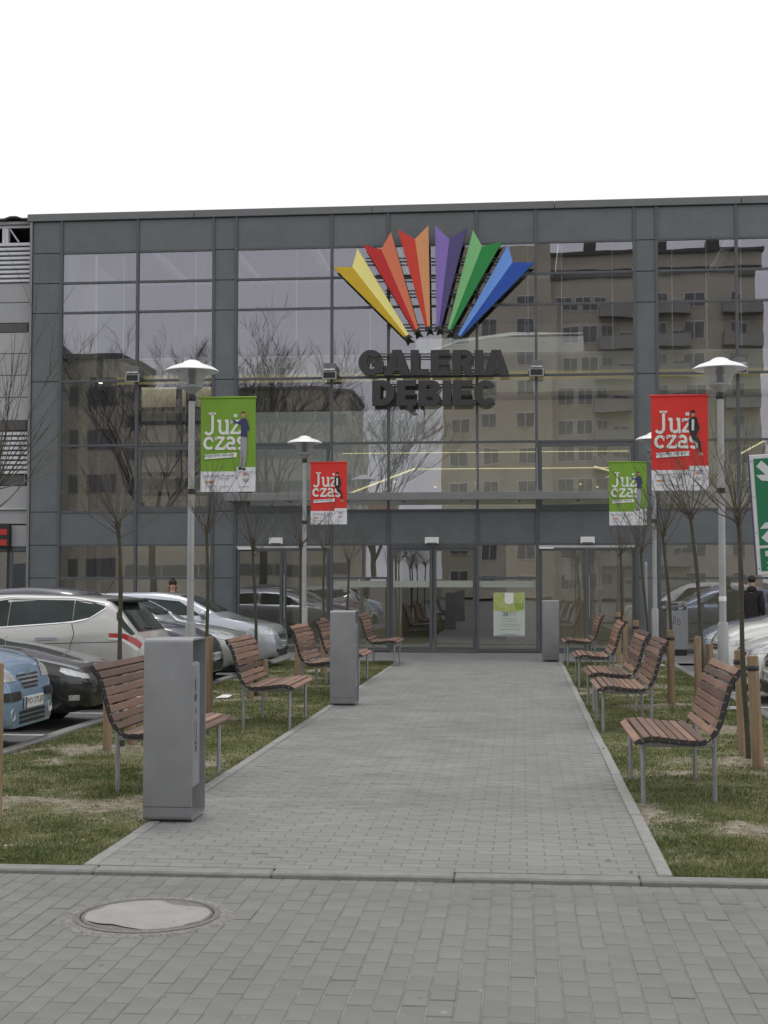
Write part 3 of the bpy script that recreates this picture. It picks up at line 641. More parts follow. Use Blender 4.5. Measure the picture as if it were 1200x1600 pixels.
# doors
def doorset(x0, x1, kind):
    hd = 2.40; st = .07
    xm = (x0 + x1) / 2
    f = MB(); f.box(x0 + .032, x1 - .032, -.03, .05, hd - .04, hd + .012)
    fr = f.build('door_header', M['door_rail'] if kind == 'swing' else M['frame'], mall)
    for sgn, a, b2 in ((-1, x0 + .04, xm - .01), (1, xm + .01, x1 - .04)):
        q = MB(); q.box(a, a + st, -.01, .035, .02, hd - .05); q.box(b2 - st, b2, -.01, .035, .02, hd - .05); q.box(a + st, b2 - st, -.01, .035, hd - .05 - .06, hd - .05); q.box(a + st, b2 - st, -.01, .035, .02, .10)
        d = q.build('sliding_door' if kind == 'slide' else 'glass_door', M['frame'], mall)
        pane(a + st - .026, b2 - st + .026, .10 - .026, hd - .11 + .026, y=.004, m='doorglass', parent=d)
        if kind == 'slide': part('frosted_strip', a + st, b2 - st, -.003, .002, 1.46, 1.61, M['frost'], d)
        elif sgn == (-1 if x0 < -3 else 1) or True:
            hx = (b2 - .035) if sgn < 0 else (a + .035)
            if sgn > 0: 
                hb_ = MB(); hb_.tube([(hx, -.07, .75), (hx, -.07, 1.75)], .018, 8); hb_.tube([(hx, -.07, .85), (hx, -.01, .85)], .012, 6); hb_.tube([(hx, -.07, 1.65), (hx, -.01, 1.65)], .012, 6); hb_.build('handle', M['frame_l'], d)
    part('threshold', x0 + .03, x1 - .03, -.05, .055, 0, .018, M['frame_l'])
doorset(-6.59, -4.34, 'swing'); doorset(-3.02, -.98, 'slide'); doorset(.37, 2.60, 'swing')
for x0, x1 in ((-4.34, -3.02), (-.98, .37)): part('frosted_strip', x0 + .04, x1 - .04, -.004, -.001, 1.46, 1.61, M['frost'])
for x in (-5.62, -2.02, 1.50): 
    b = MB(); b.box(x - .16, x + .16, -.12, -.016, 2.45, 2.60, 0, .012); s = b.build('door_sensor', M['white'], mall); part('sensor_lens', x - .12, x + .12, -.125, -.121, 2.455, 2.475, M['black'], s)
for x in (-6.35, .58): part('door_closer', x - .16, x + .16, -.09, -.031, 2.33, 2.37, M['white'])

# fan of six coloured rays on the front, and the black lettering under it
def sp(u, v): return ((500 + u / 3.3333 - 814) / 69.0 - 0.02, 1.6 + (908 - (320 + v / 3.3333)) / 68.95)
def spx(u, v):   # crop position to facade metres (the sign stands 0.35 m proud of the glass)
    x = 500 + u / 3.33333; y = 320 + v / 3.33333
    c = Vector((x - 600, 800 - y, -2200)); d = MW.to_3x3() @ c; t = (FY - .35) / d.y
    return (d.x * t, 1.6 + d.z * t)
fan = empty('fan_emblem', (-1.85, FY - .06, 7.1), 'fan of six two-tone coloured rays mounted high on the glass front', 'emblem')
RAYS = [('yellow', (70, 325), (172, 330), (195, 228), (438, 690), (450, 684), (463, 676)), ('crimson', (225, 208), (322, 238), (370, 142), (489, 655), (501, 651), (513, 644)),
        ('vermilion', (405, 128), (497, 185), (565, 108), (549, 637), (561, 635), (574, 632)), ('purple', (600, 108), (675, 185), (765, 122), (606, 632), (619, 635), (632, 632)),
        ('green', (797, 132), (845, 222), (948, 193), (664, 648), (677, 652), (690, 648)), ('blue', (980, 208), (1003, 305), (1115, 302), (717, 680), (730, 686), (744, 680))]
ox, oz = -1.85, 7.1
for col, A, Bn, C, a, bn, c in RAYS:
    P = [spx(*q) for q in (A, Bn, C, a, bn, c)]; P = [(x - ox, z - oz) for x, z in P]
    yb, ye, yr = -.20, -.30, -.42            # back, front edge, ridge along the fold
    v = []
    for (x, z), y in zip(P, (ye, yr, ye, ye, ye - .03, ye)): v.append((x, y, z))
    for (x, z) in P: v.append((x, yb, z))
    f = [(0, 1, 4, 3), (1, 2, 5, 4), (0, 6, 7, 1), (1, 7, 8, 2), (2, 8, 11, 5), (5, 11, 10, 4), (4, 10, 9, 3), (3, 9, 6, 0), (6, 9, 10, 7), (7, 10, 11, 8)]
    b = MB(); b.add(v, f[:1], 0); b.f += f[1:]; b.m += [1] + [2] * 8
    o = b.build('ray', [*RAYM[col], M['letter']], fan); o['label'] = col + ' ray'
    # black swallow-tailed end below the ray
    d = Vector((P[4][0] - P[1][0], P[4][1] - P[1][1])).normalized() * .075
    e = MB(); q3, q4, q5 = [Vector(P[k]) for k in (3, 4, 5)]; w = (q5 - q3) * .25
    poly = [q3 - w * .2, q5 + w * .2, q5 + d * 1.2 + w, q4 + d * .55, q3 + d * 1.2 - w]
    e.prism([(p_.x, p_.y) for p_ in poly], ye - .02, yb); e.build('ray_end', M['letter'], o)
def rail(u0, u1, v, parent, o0, yy=-.12):
    for k, dv in enumerate((0, 17)):
        x0, z0 = spx(u0, v + dv); x1, z1 = spx(u1, v + dv); b = MB(); b.tube([(x0 - o0[0], yy, z0 - o0[1]), (x1 - o0[0], yy, z1 - o0[1])], .016, 6); b.build('support_rail', M['frame'], parent)
for u0, u1, v in ((235, 945, 270), (290, 890, 358), (335, 835, 440), (420, 745, 618)): rail(u0, u1, v, fan, (ox, oz))
for u in (352, 815):
    for v in (270, 440, 618):
        x, z = spx(u, v); b = MB(); b.tube([(x - ox, -.15, z - oz), (x - ox, 0.0, z - oz)], .03, 6); b.build('bracket', M['letter'], fan)
let = empty('mall_lettering', (-1.95, FY - .06, 6.2), 'black block letters reading GALERIA DĘBIEC on the facade', 'sign')
def glyph(ch, w, h):
    """outline loops of a heavy block letter in a w by h box"""
    t, q = min(.33 * h, .46 * w), .235 * h
    el = lambda cx, cz, rx, rz, a0, a1, n=12: arc(cx, cz, rx, rz, a0, a1, n)
    if ch == 'I': return [[(0, 0), (w, 0), (w, h), (0, h)]]
    if ch == 'L': return [[(0, 0), (w, 0), (w, q * 1.05), (t, q * 1.05), (t, h), (0, h)]]
    if ch in 'EĘ':
        m0, m1 = h / 2 - q * .45, h / 2 + q * .45
        L_ = [[(0, 0), (w, 0), (w, q), (t, q), (t, m0), (w * .93, m0), (w * .93, m1), (t, m1), (t, h - q), (w * .98, h - q), (w * .98, h), (0, h)]]
        if ch == 'Ę': L_.append([(w * .58, -.002), (w * .50, -.10 * h), (w * .55, -.20 * h), (w * .72, -.26 * h), (w * .95, -.24 * h), (w * .95, -.15 * h), (w * .80, -.16 * h), (w * .76, -.11 * h), (w * .86, -.002)])
        return L_
    if ch == 'A':
        k = 1.12 * t; sl = .33 * w; ix = lambda z: k + sl * z / h
        return [[(0, 0), (k, 0), (ix(.17 * h), .17 * h), (w - ix(.17 * h), .17 * h), (w - k, 0), (w, 0), (w - sl, h), (sl, h)], [(ix(.37 * h) + .0, .37 * h), (w - ix(.37 * h), .37 * h), (w / 2, .80 * h)]]
    if ch == 'D': return [[(0, 0)] + [(w * .45, 0)] + el(w * .45, h / 2, w * .55, h / 2, -80, 80) + [(w * .45, h), (0, h)], [(t, q), (w * .45, q)] + el(w * .45, h / 2, w * .55 - t, h / 2 - q, -75, 75) + [(w * .45, h - q), (t, h - q)]]
    if ch == 'B':
        zz = .53 * h
        return [[(0, 0), (w * .6, 0)] + el(w * .6, zz / 2, w * .4, zz / 2, -80, 70, 8) + el(w * .57, (zz + h) / 2, w * .38, (h - zz) / 2, -60, 80, 8) + [(w * .55, h), (0, h)],
                [(t, q * .85), (w * .58, q * .85)] + el(w * .58, zz / 2, w * .12, zz / 2 - q * .85, -60, 60, 5) + [(w * .58, zz - q * .85), (t, zz - q * .85)][0:2], [(t, zz + q * .42), (w * .55, zz + q * .42)] + el(w * .55, (zz + h) / 2 - .2 * q, w * .11, (h - zz) / 2 - q * .62, -60, 60, 5) + [(w * .55, h - q * .83), (t, h - q * .83)]]
    if ch == 'R':
        zz = .40 * h
        return [[(0, 0), (t, 0), (t, zz - .03 * h), (w * .46, zz - .03 * h), (w * .62, 0), (w, 0), (w * .80, zz * .98)] + el(w * .58, (zz + h) / 2, w * .40, (h - zz) / 2, -55, 80, 9) + [(w * .55, h), (0, h)],
                [(t, zz + q * .75), (w * .58, zz + q * .75)] + el(w * .58, (zz + h) / 2 - .02 * h, w * .12, (h - zz) / 2 - q * .86, -55, 55, 5) + [(w * .58, h - q * .9), (t, h - q * .9)]]
    if ch == 'C': return [el(w / 2, h / 2, w / 2, h / 2, 33, 327, 22) + el(w / 2, h / 2, w / 2 - t * .98, h / 2 - q, 318, 42, 18)]
    if ch == 'G': return [el(w / 2, h / 2, w / 2, h / 2, 35, 300, 20) + [(w, .10 * h), (w, .54 * h), (.53 * w, .54 * h), (.53 * w, .54 * h - .72 * q), (w - t, .54 * h - .72 * q), (w - t, .235 * h)] + el(w / 2, h / 2, w / 2 - t * .98, h / 2 - q, 305, 42, 18)]
def block_letter(ch, x0, z0, w, h, y0, dep, m, parent):
    bm = bmesh.new()
    for loop in [glyph(ch, w, h)]:
        es = []
        for L_ in loop:
            vs = [bm.verts.new((x0 + x, y0, z0 + z)) for x, z in L_]
            es += [bm.edges.new((vs[k], vs[(k + 1) % len(vs)])) for k in range(len(vs))]
        bmesh.ops.triangle_fill(bm, use_beauty=True, use_dissolve=False, edges=es)
    r = bmesh.ops.extrude_face_region(bm, geom=bm.faces[:])
    for v in [e for e in r['geom'] if isinstance(e, bmesh.types.BMVert)]: v.co.y += dep
    bmesh.ops.recalc_face_normals(bm, faces=bm.faces)
    me = bpy.data.meshes.new('letter'); bm.to_mesh(me); bm.free(); me.materials.append(m)
    o = bpy.data.objects.new('letter', me); link(o, parent); return o
def letters(word, boxes, v0, v1):
    for ch, (u0, u1) in zip(word, boxes):
        x0, z1 = spx(u0, v0); x1, z0 = spx(u1, v1)
        block_letter(ch, x0 + 1.95, z0 - 6.2, x1 - x0, z1 - z0, -.32, .13, M['letter'], let)
letters('GALERIA', [(200, 330), (332, 470), (472, 565), (576, 678), (690, 800), (806, 850), (848, 988)], 757, 888)
letters('DĘBIEC', [(272, 388), (400, 502), (512, 630), (638, 682), (692, 796), (802, 922)], 915, 1045)
for u0, u1, v in ((260, 940, 770), (260, 940, 855), (330, 880, 930), (330, 880, 1015)): rail(u0, u1, v, let, (-1.95, 6.2), -.10)
for u in (352, 815):
    for v in (778, 1022):
        x, z = spx(u, v); b = MB(); b.tube([(x + 1.95, -.13, z - 6.2), (x + 1.95, 0.0, z - 6.2)], .03, 6); b.build('bracket', M['letter'], let)

# floodlights on the mullions
FL = ['leftmost floodlight on the facade, at the left end above the parked cars', 'floodlight left of the word GALERIA, half way up the facade', 'floodlight right of the word GALERIA, half way up the facade', 'floodlight at the right end of the facade, behind the near lamp head']
fl = empty('floodlight', (-8.95, FY - .06, 6.35), FL[0], 'floodlight', 'floodlights along the facade')
b = MB(); b.box(-.14, .14, -.32, -.06, -.10, .24, 0, .02); b.build('housing', M['coping'], fl)
b = MB(); b.box(-.165, .165, -.36, -.325, -.14, .05, 0, .008); b.build('lamp_frame', M['lampgrey'], fl); b = MB(); b.box(-.135, .135, -.367, -.362, -.11, .02); b.build('lamp_window', M['black'], fl)
b = MB(); b.box(-.13, .13, -.40, -.33, .06, .10); b.build('louvre', M['lens'], fl); b = MB(); b.tube([(0, -.08, -.02), (0, .02, -.02)], .03, 8); b.box(-.19, -.155, -.25, 0, -.04, .0); b.box(.155, .19, -.25, 0, -.04, 0); b.build('bracket', M['frame'], fl)
kk = kids_of(fl)
for x, l in zip((-4.34, .37, 4.88), FL[1:]): copy_known(fl, kk, (x, FY - .06, 6.35), 0, l)
# poster on the glass beside the sliding doors
po = empty('poster', (-.27, FY - .008, .35), 'pale green poster stuck inside the glass right of the sliding doors', 'poster')
b = MB(); b.box(-.355, .355, -.004, 0, 0, .99); b.build('sheet', M['print_mint'], po)
b = MB(); pl = [(-.35, .985), (-.35, .60)] + [(-.35 + .7 * i / 10, .60 - .055 * math.sin(math.pi * i / 10)) for i in range(1, 10)] + [(.35, .60), (.35, .985)]; b.add([(x, -.006, z) for x, z in pl], [tuple(range(len(pl)))]); b.build('picture', M['print_lightgreen'], po)
b = MB(); b.add([(-.10, -.008, .985), (.10, -.008, .985), (.10, -.008, .76), (0, -.008, .72), (-.10, -.008, .76)], [(0, 1, 2, 3, 4)]); b.build('badge', M['print_white'], po)
b = MB()
for k in range(9): x = .14 + .022 * k; ribbon(b, [(x, .60), (x + .02 * math.sin(k * 2), .76 + .05 * math.sin(k * 3.1))], .012, -.008)
b.build('leaf_print', M['bg_green'], po)
fit_text('38', -.15, -.02, .455, .55, -.007, M['print_navy'], po, 'number')
b = MB()
for k, (x0, x1, z) in enumerate(((0, .17, .53), (.0, .15, .48), (-.14, .17, .40), (-.17, .20, .345), (-.15, .19, .275), (-.2, .25, .235), (-.22, .24, .16))): ribbon(b, [(x0, z), (x1, z)], .012 if k else .018, -.007)
b.build('small_print', M['print_grey'], po)
b = MB(); b.add([(-.35 + .7 * i / 10, -.006, .005) for i in range(11)] + [(-.35 + .7 * i / 10, -.006, .01 + .045 * math.sin(math.pi * i / 10)) for i in range(10, -1, -1)], [tuple(range(22))]); b.build('foot_band', M['print_grey'], po)

# ---------------- light grey wing at the left
wing = empty('retail_wing', (-11.6, 32.4, 0), 'light grey clad wing with metal louvres left of the mall front', 'building')
def wp(name, x0, x1, y0, y1, z0, z1, m, c=.004, parent=None): return part(name, x0, x1, y0, y1, z0, z1, M[m], parent or wing, c)
WX = -9.0
wp('core_wall', WX, -.02, .06, 9, 0, 9.7, 'wingdark', 0)
for z0, z1 in ((7.77, 8.25), (8.265, 8.72), (5.43, 5.97), (5.985, 6.5), (6.515, 7.02), (7.035, 7.53), (3.32, 3.86), (2.96, 3.29)):
    for x0, x1 in ((-3.0, -.03), (-6.0, -3.015), (WX, -6.015)): wp('cladding_panel', x0, x1, 0, .055, z0, z1, 'wing')
for z0, z1 in ((7.54, 7.755), (5.2, 5.42), (3.88, 4.12)): wp('dark_band', WX, -.1, -.005, .05, z0, z1, 'wingdark')
def slats(z0, z1, n):
    me = None; h = (z1 - z0) / n
    for k in range(n):
        if me is None:
            q = MB(); q.add([(WX, .05, 0), (-.03, .05, 0), (-.03, -.04, .012), (WX, -.04, .012), (WX, .05, h * .82), (-.03, .05, h * .82), (-.03, -.04, h * .62), (WX, -.04, h * .62)], [(0, 1, 2, 3), (3, 2, 6, 7), (7, 6, 5, 4), (4, 5, 1, 0), (0, 3, 7, 4), (1, 5, 6, 2)]); me = q.data('louvre_slat', M['louvre'])
        o = bpy.data.objects.new('louvre_slat', me); link(o, wing); o.location = (0, 0, z0 + k * h)
slats(8.74, 9.62, 8); slats(4.14, 5.18, 9)
wp('ledge', WX, -.03, -.09, .055, 3.295, 3.315, 'louvre')
wp('opening_frame', WX, -.03, -.02, .06, 9.63, 9.70, 'louvre'); wp('opening_frame', WX, -.03, -.02, .06, 10.06, 10.12, 'louvre')
wp('post', -.75, -.60, -.02, .1, 9.70, 10.06, 'louvre'); wp('post', -4.75, -4.60, -.02, .1, 9.70, 10.06, 'louvre')
b = MB(); b.tube([(-.58, .02, 10.05), (-.35, .02, 9.72)], .02, 6); b.build('brace', M['louvre'], wing)
wp('roof_void_back', WX, -.03, 3, 3.1, 9.7, 10.2, 'wingdark')
b = MB(); n = 60; v = []
for i in range(n + 1):
    x = WX + (-.03 - WX) * i / n; z = 10.24 + (.05 if i % 4 in (1, 2) else 0)
    v += [(x, -.25, z), (x, 9, z), (x, -.25, z - .03), (x, 9, z - .03)]
f = []
for i in range(n): a = 4 * i; f += [(a, a + 4, a + 5, a + 1), (a + 2, a + 3, a + 7, a + 6), (a, a + 2, a + 6, a + 4)]
b.add(v, f); b.build('corrugated_roof', M['frame'], wing)
wp('roof_beam', WX, -.03, -.12, .0, 10.125, 10.19, 'wing')
wp('fascia_panel', -.43, -.03, -.005, .055, 2.42, 2.92, 'wing')
for x0, x1 in ((-.40, -.05), (-2.0, -.52)):
    w = wp('shop_window', x0, x1, -.02, .05, 2.30, 2.40, 'frame'); wp('glass_pane', x0 + .02, x1 - .02, .0, .012, .05, 2.29, 'glass', 0, w)
    wp('window_stile', x0 - .06, x0 + .015, -.02, .055, 0, 2.295, 'frame', .003, w)
sg = empty('shop_sign', (-12.03, 32.33, 2.4), 'dark red and black striped shop sign at the left edge', 'sign')
part('sign_box', -2.2, 0, -.12, 0, 0, .56, M['black'], sg, c=.01)
for z in (.04, .29): part('red_stripe', -2.2, -.04, -.128, -.122, z, z + .14, M['red_lens'], sg)

# ---------------- what stands behind the camera and shows in the glass
apt = empty('apartment_block', (2.84, -59.5, 0), 'tall beige apartment block across the road, seen mirrored in the glass front', 'building')
Mw = MB(); Mw.box(0, 17.9, -12, 0, 0, 30.2); Mw.build('wall', M['apt'], apt)
Mw = MB(); Mw.box(-9.7, -.02, -12, 1.2, 0, 31.0); o = Mw.build('wall', M['apt2'], apt)
Mw = MB(); Mw.box(-.2, 18.1, -12, .25, 30.2, 30.5); Mw.build('parapet', M['roof'], apt); Mw = MB(); Mw.box(0, 17.9, -.1, .12, 28.3, 28.9); Mw.build('cornice', M['roof'], apt)
for x in (3.2, 9.5, 14.2): Mw = MB(); Mw.box(x, x + 1.1, -6, -4.6, 30.2, 32.3); Mw.build('chimney', M['roof'], apt)
wme = None; bme = None
def aptwin(x, z, w, y=0.0):
    global wme
    if wme is None:
        q = MB(); q.box(-.75, .75, -.05, .05, 0, 1.4, 1); q.box(-.68, -.03, .05, .06, .07, 1.33, 0); q.box(.03, .68, .05, .06, .07, 1.33, 0); wme = q.data('window', [M['apt_win'], M['white']])
    o = bpy.data.objects.new('window', wme); link(o, apt); o.location = (x, y, z); o.scale = (w / 1.5, 1, 1)
def balcony(x, z, y=0.0):
    global bme
    if bme is None:
        q = MB(); q.box(-1.6, 1.6, 0, 1.1, 0, .15); q.box(-1.6, 1.6, 1.02, 1.1, .15, 1.1); q.box(-1.6, -1.52, 0, 1.02, .15, 1.1); q.box(1.52, 1.6, 0, 1.02, .15, 1.1); bme = q.data('balcony', M['apt_grey'])
    o = bpy.data.objects.new('balcony', bme); link(o, apt); o.location = (x, y, z)
for fl_ in range(10):
    z = .9 + fl_ * 2.72
    for x, w in ((1.2, 1.5), (2.9, 1.4), (8.0, 1.5), (12.2, 1.9), (15.9, 1.4)): aptwin(x, z, w)
    for x in (5.3, 10.2): aptwin(x - .9, z, 1.0); aptwin(x + .7, z - .6, 1.4); balcony(x, z - .75)
    balcony(16.2, z - .75) if fl_ > 4 else None
    for x, w in ((-8.2, 1.6), (-5.6, 1.4), (-2.4, 1.6)): aptwin(x, z, w, 1.2)
ho = empty('old_house', (-35.6, -26, 0), 'plain rendered house across the road, mirrored at the left end of the glass', 'building')
Mw = MB(); Mw.box(-6, 4.2, -10, 0, 0, 17); Mw.build('wall', M['apt_pale'], ho); Mw = MB(); Mw.add([(-6.4, .4, 17), (4.6, .4, 17), (4.6, -10.4, 17), (-6.4, -10.4, 17), (-4, -5, 20.5), (1.5, -5, 20.5)], [(0, 1, 5, 4), (1, 2, 5), (2, 3, 4, 5), (3, 0, 4)]); Mw.build('roof', M['roof'], ho)
Mw = MB(); Mw.box(-1, 0, -4, -3, 18, 21.5); Mw.build('chimney', M['roof'], ho)
hme = None
for z in (1, 4.2, 7.4, 10.6, 13.6):
    for x in (-4.5, -2.2, .2, 2.6):
        if hme is None: q = MB(); q.box(-.6, .6, -.02, .04, 0, 1.7, 0); hme = q.data('window', M['apt_win'])
        o = bpy.data.objects.new('window', hme); link(o, ho); o.location = (x, 0, z)
low = empty('long_building', (-19, -31, 0), 'long pale building with dark window bands across the road, mirrored behind the trees', 'building')
Mw = MB(); Mw.box(-8.5, 7.5, -8, 0, 0, 14.6); Mw.build('wall', M['apt_pale'], low); Mw = MB(); Mw.box(-8.6, 7.6, -8.1, .1, 14.6, 14.8); Mw.build('roof', M['apt_grey'], low); Mw = MB(); Mw.box(-17, -8.52, -8, -.4, 0, 17.2); Mw.build('wall', M['apt_pale'], low); Mw = MB(); Mw.box(-17.2, -8.4, -8.1, .0, 17.2, 17.6); Mw.build('roof', M['roof'], low)
for z in (2.0, 5.0, 8.0, 11.0, 14.0):
    for k in range(3): Mw = MB(); Mw.box(-16.5 + k * 2.7, -14.4 + k * 2.7, -.42, -.35, z, z + 1.3); Mw.build('window', M['apt_win'], low)
for z in (2.0, 5.0, 8.0, 10.2, 12.4):
    for k in range(6): Mw = MB(); Mw.box(-8.2 + k * 2.6, -5.75 + k * 2.6, -.02, .05, z, z + .8); Mw.build('window', M['apt_win'], low)
def big_tree(loc, h, label, seed):
    rn = random.Random(seed); b = MB(); tr = empty('bare_tree', loc, label, 'tree', 'bare trees across the road')
    tk = MB(); tk.tube([(0, 0, -.2), (.05, .03, h * .14), (0, .1, h * .28)], [h * .014, h * .011, h * .009], 8); tk.build('trunk', M['oldbark'], tr, smooth=True)
    def br(p, d, l, r, lv):
        q = p + d * l * .5 + Vector((rn.uniform(-1, 1), rn.uniform(-1, 1), rn.uniform(-.3, .6))) * l * .06; e = q + (d + Vector((rn.uniform(-.25, .25), rn.uniform(-.25, .25), rn.uniform(0, .25)))).normalized() * l * .5
        b.tube([p, q, e], [r, r * .8, r * .62], 3 if lv > 1 else 6, cap=False)
        if lv >= 6: return
        for k in range(3):
            nd = (d + Vector((rn.uniform(-1, 1), rn.uniform(-1, 1), rn.uniform(-.25, .8))) * .75).normalized()
            br(p.lerp(e, rn.uniform(.45, 1.0)) if k else e, nd, l * rn.uniform(.62, .82), max(r * .53, .013), lv + 1)
    for k in range(5):
        a = k * 1.256 + rn.random(); br(Vector((0, .1, h * rn.uniform(.16, .28))), Vector((math.cos(a) * .5, math.sin(a) * .5, 1)).normalized(), h * .25, h * .0066, 1)
    b.build('crown', M['oldbark'], tr, recalc=False)
for i, (x, y, h, l) in enumerate(((-16.6, -25.5, 21.0, 'bare tree mirrored in the glass under the left end of the fan'), (-9.6, -26, 15.5, 'dense bare tree mirrored left of the black lettering'), (-23.8, -25, 20, 'tall bare tree mirrored in the left end of the glass'))): big_tree((x, y, -.1), h, l, 30 + i)

# ================================================================ BENCHES
PROF = [(0.010, -.004), (.075, .018), (.140, .022), (.203, .014), (.268, .006), (.333, 0), (.400, -.004), (.470, -.002),
        (.545, .058), (.580, .120), (.600, .186), (.617, .250), (.634, .313), (.652, .376), (.680, .438), (.722, .492)]
def make_bench():
    # local: seat front at x=0, backrest towards +x, near end at y=0, length 1.44 along +y; seat 0.467 high
    be = empty('bench', (0, 0, 0), '-', 'bench', 'wooden slat benches along the footpath')
    Z0 = .452; ang = []
    for i in range(len(PROF)):
        a = PROF[max(i - 1, 0)]; b2 = PROF[min(i + 1, len(PROF) - 1)]; ang.append(math.atan2(b2[1] - a[1], b2[0] - a[0]))
    ang[0] = .5; ang[7] = .35; ang[8] = .95
    q = MB(); q.box(-.0275, .0275, .004, 1.436, -.016, .016, 0, .005); q.box(-.026, .026, 0, .0035, -.0145, .0145, 1); q.box(-.026, .026, 1.4365, 1.44, -.0145, .0145, 1); sme = q.data('slat', [M['slat'], M['rail']])
    for (x, z), a in zip(PROF, ang):
        o = bpy.data.objects.new('slat', sme); link(o, be); o.location = (x, 0, Z0 + z); o.rotation_euler = (0, -a, 0)
    for y in (.02, 1.40):
        q = MB(); v = []
        for i, ((x, z), a) in enumerate(zip(PROF, ang)):
            nx, nz = math.sin(a), -math.cos(a)
            for k in (.0165, .027):
                for yy in (y - .005, y + .02): v.append((x + nx * k, yy, Z0 + z + nz * k))
        f = []
        for i in range(len(PROF) - 1): a = 4 * i; f += [(a, a + 1, a + 5, a + 4), (a + 2, a + 6, a + 7, a + 3), (a, a + 4, a + 6, a + 2), (a + 1, a + 3, a + 7, a + 5)]
        e = 4 * (len(PROF) - 1); f += [(0, 2, 3, 1), (e, e + 1, e + 3, e + 2)]
        q.add(v, f); q.build('side_rail', M['rail'], be)
    for y in (.13, 1.31):
        q = MB(); q.tube([(.055, y, -.03), (.055, y, Z0 - .045), (.075, y, Z0 - .018)], .017, 8); q.build('leg', M['galv'], be, smooth=40)
        q = MB(); q.tube([(.565, y, -.03), (.565, y, Z0 + .05)], .017, 8); q.build('leg', M['galv'], be, smooth=40)
        q = MB(); q.box(.06, .56, y - .014, y + .014, Z0 - .052, Z0 - .022, 0, .003); q.build('seat_bearer', M['galv'], be)
        q = MB(); q.tube([(.57, y, Z0 + .0), (.635, y, Z0 + .2), (.70, y, Z0 + .42)], .014, 6); q.build('back_bearer', M['galv'], be)
    return be
bench = make_bench(); bk = kids_of(bench)
RB = [(10.29, 'nearest slat bench on the right lawn, in front of two thick stakes'), (15.17, 'second slat bench on the right side, behind the nearest one'), (17.41, 'third slat bench on the right side of the path'),
      (21.52, 'fourth slat bench on the right, beside the far lamp post'), (26.87, 'last slat bench on the right, beside the far grey bin')]
LB = [(10.33, 'nearest slat bench on the left lawn, half hidden by the big grey bin'), (15.07, 'second slat bench on the left, standing alone between the two left bins'), (19.46, 'third slat bench on the left, in front of a pale stake'),
      (21.73, 'fourth slat bench on the left, mostly hidden behind the second bin'), (26.4, 'last slat bench on the left, dark against the entrance glass')]
for i, (y, l) in enumerate(RB):
    if i == 0: bench.location = (.82, y, 0); bench['label'] = l
    else: copy_known(bench, bk, (.82 + rng.normal(0, .01), y, 0), rng.normal(0, .008), l)
for y, l in LB: copy_known(bench, bk, (-2.46 if y < 26 else -2.33, y + 1.44, 0), math.pi + rng.normal(0, .008), l)

# ================================================================ BINS
bn = empty('litter_bin', (-2.345, 9.25, 0), 'large grey steel dog waste bin nearest the camera on the left', 'bin', 'grey steel bins along the path')
def shell():
    w, dp, H, t = .165, .40, 1.215, .012; r = .03; b = MB()
    loop = []
    for cx, cz, a0 in ((dp - r, H - r, 0), (r, H - r, 90), (r, .012 + r, 180), (dp - r, .012 + r, 270)):
        for k in range(5):
            a = R(a0 + k * 22.5); loop.append((cx, cz, math.cos(a), math.sin(a)))
    n = len(loop); v = []
    for x in (-w, w):
        for rr in (r, r - t):
            for cx, cz, c, s in loop: v.append((x, cx + c * rr, cz + s * rr))
    f = []
    for i in range(n):
        j = (i + 1) % n
        f += [(i, j, 2 * n + j, 2 * n + i), (n + i, 3 * n + i, 3 * n + j, n + j), (i, n + i, n + j, j), (2 * n + i, 2 * n + j, 3 * n + j, 3 * n + i)]
    b.add(v, f); return b
shell().build('shell', M['bin'], bn, smooth=35)
b = MB(); b.box(-.157, .163, .016, .245, .215, 1.055, 0, .018); b.build('container', M['bin'], bn, smooth=35)
b = MB(); b.box(-.12, .12, .05, .30, 0, .0115); b.build('base_plate', M['black'], bn)
b = MB(); b.box(-.1645, .1645, -.0022, -.0005, .10, .1035); b.build('seam', M['pict'], bn)
for z in (.06, 1.15): 
    for x in (-.14, .14): b = MB(); b.lathe([(.0001, -.0025), (.005, -.0025), (.006, 0)], 8, (x, z), axis='y'); b.build('rivet', M['galv'], bn)
b = MB()           # dog and bag pictogram on the open side
def side_poly(pts): b.add([(.1645, y, z) for y, z in pts], [tuple(range(len(pts)))])
side_poly([(.085, .93), (.10, .96), (.115, .93), (.11, .86), (.085, .86)]); side_poly([(.07, .835), (.13, .85), (.13, .80), (.075, .79)]); side_poly([(.10, .76), (.125, .74), (.12, .70), (.10, .715)])
side_poly([(.08, .66), (.088, .66), (.088, .50), (.08, .50)]); side_poly([(.088, .52), (.14, .52), (.14, .505), (.088, .505)]); side_poly([(.132, .66), (.14, .66), (.14, .52), (.132, .52)]); side_poly([(.10, .49), (.14, .495), (.14, .46), (.10, .455)])
b.build('pictogram', M['pict'], bn)
b = MB(); b.lathe([(.0001, .2465), (.012, .2465), (.014, .244)], 10, (.10, .95), axis='y'); b.build('lock', M['black'], bn)
bkids = kids_of(bn)
copy_known(bn, bkids, (-2.29, 18.07, 0), 0, 'second grey steel dog waste bin on the left, between the benches'); copy_known(bn, bkids, (.59, 28.48, 0), 0, 'small far grey steel bin right of the entrance path')
cb = empty('cabinet', (3.385, 31.1, -.02), 'grey waste cabinet with dog pictogram standing by the right end of the doors', 'cabinet')
part('body', -.215, .215, 0, .4, .13, .98, M['bin'], cb, .015); part('shadow_gap_block', -.19, .19, .03, .37, 0, .128, M['black'], cb); part('hood', -.215, .215, .02, .4, 1.06, 1.16, M['bin'], cb, .01)  # black block under the body paints in the shadow gap
for x in (-.2, .17): part('hood_post', x, x + .03, .05, .37, .981, 1.059, M['bin'], cb)
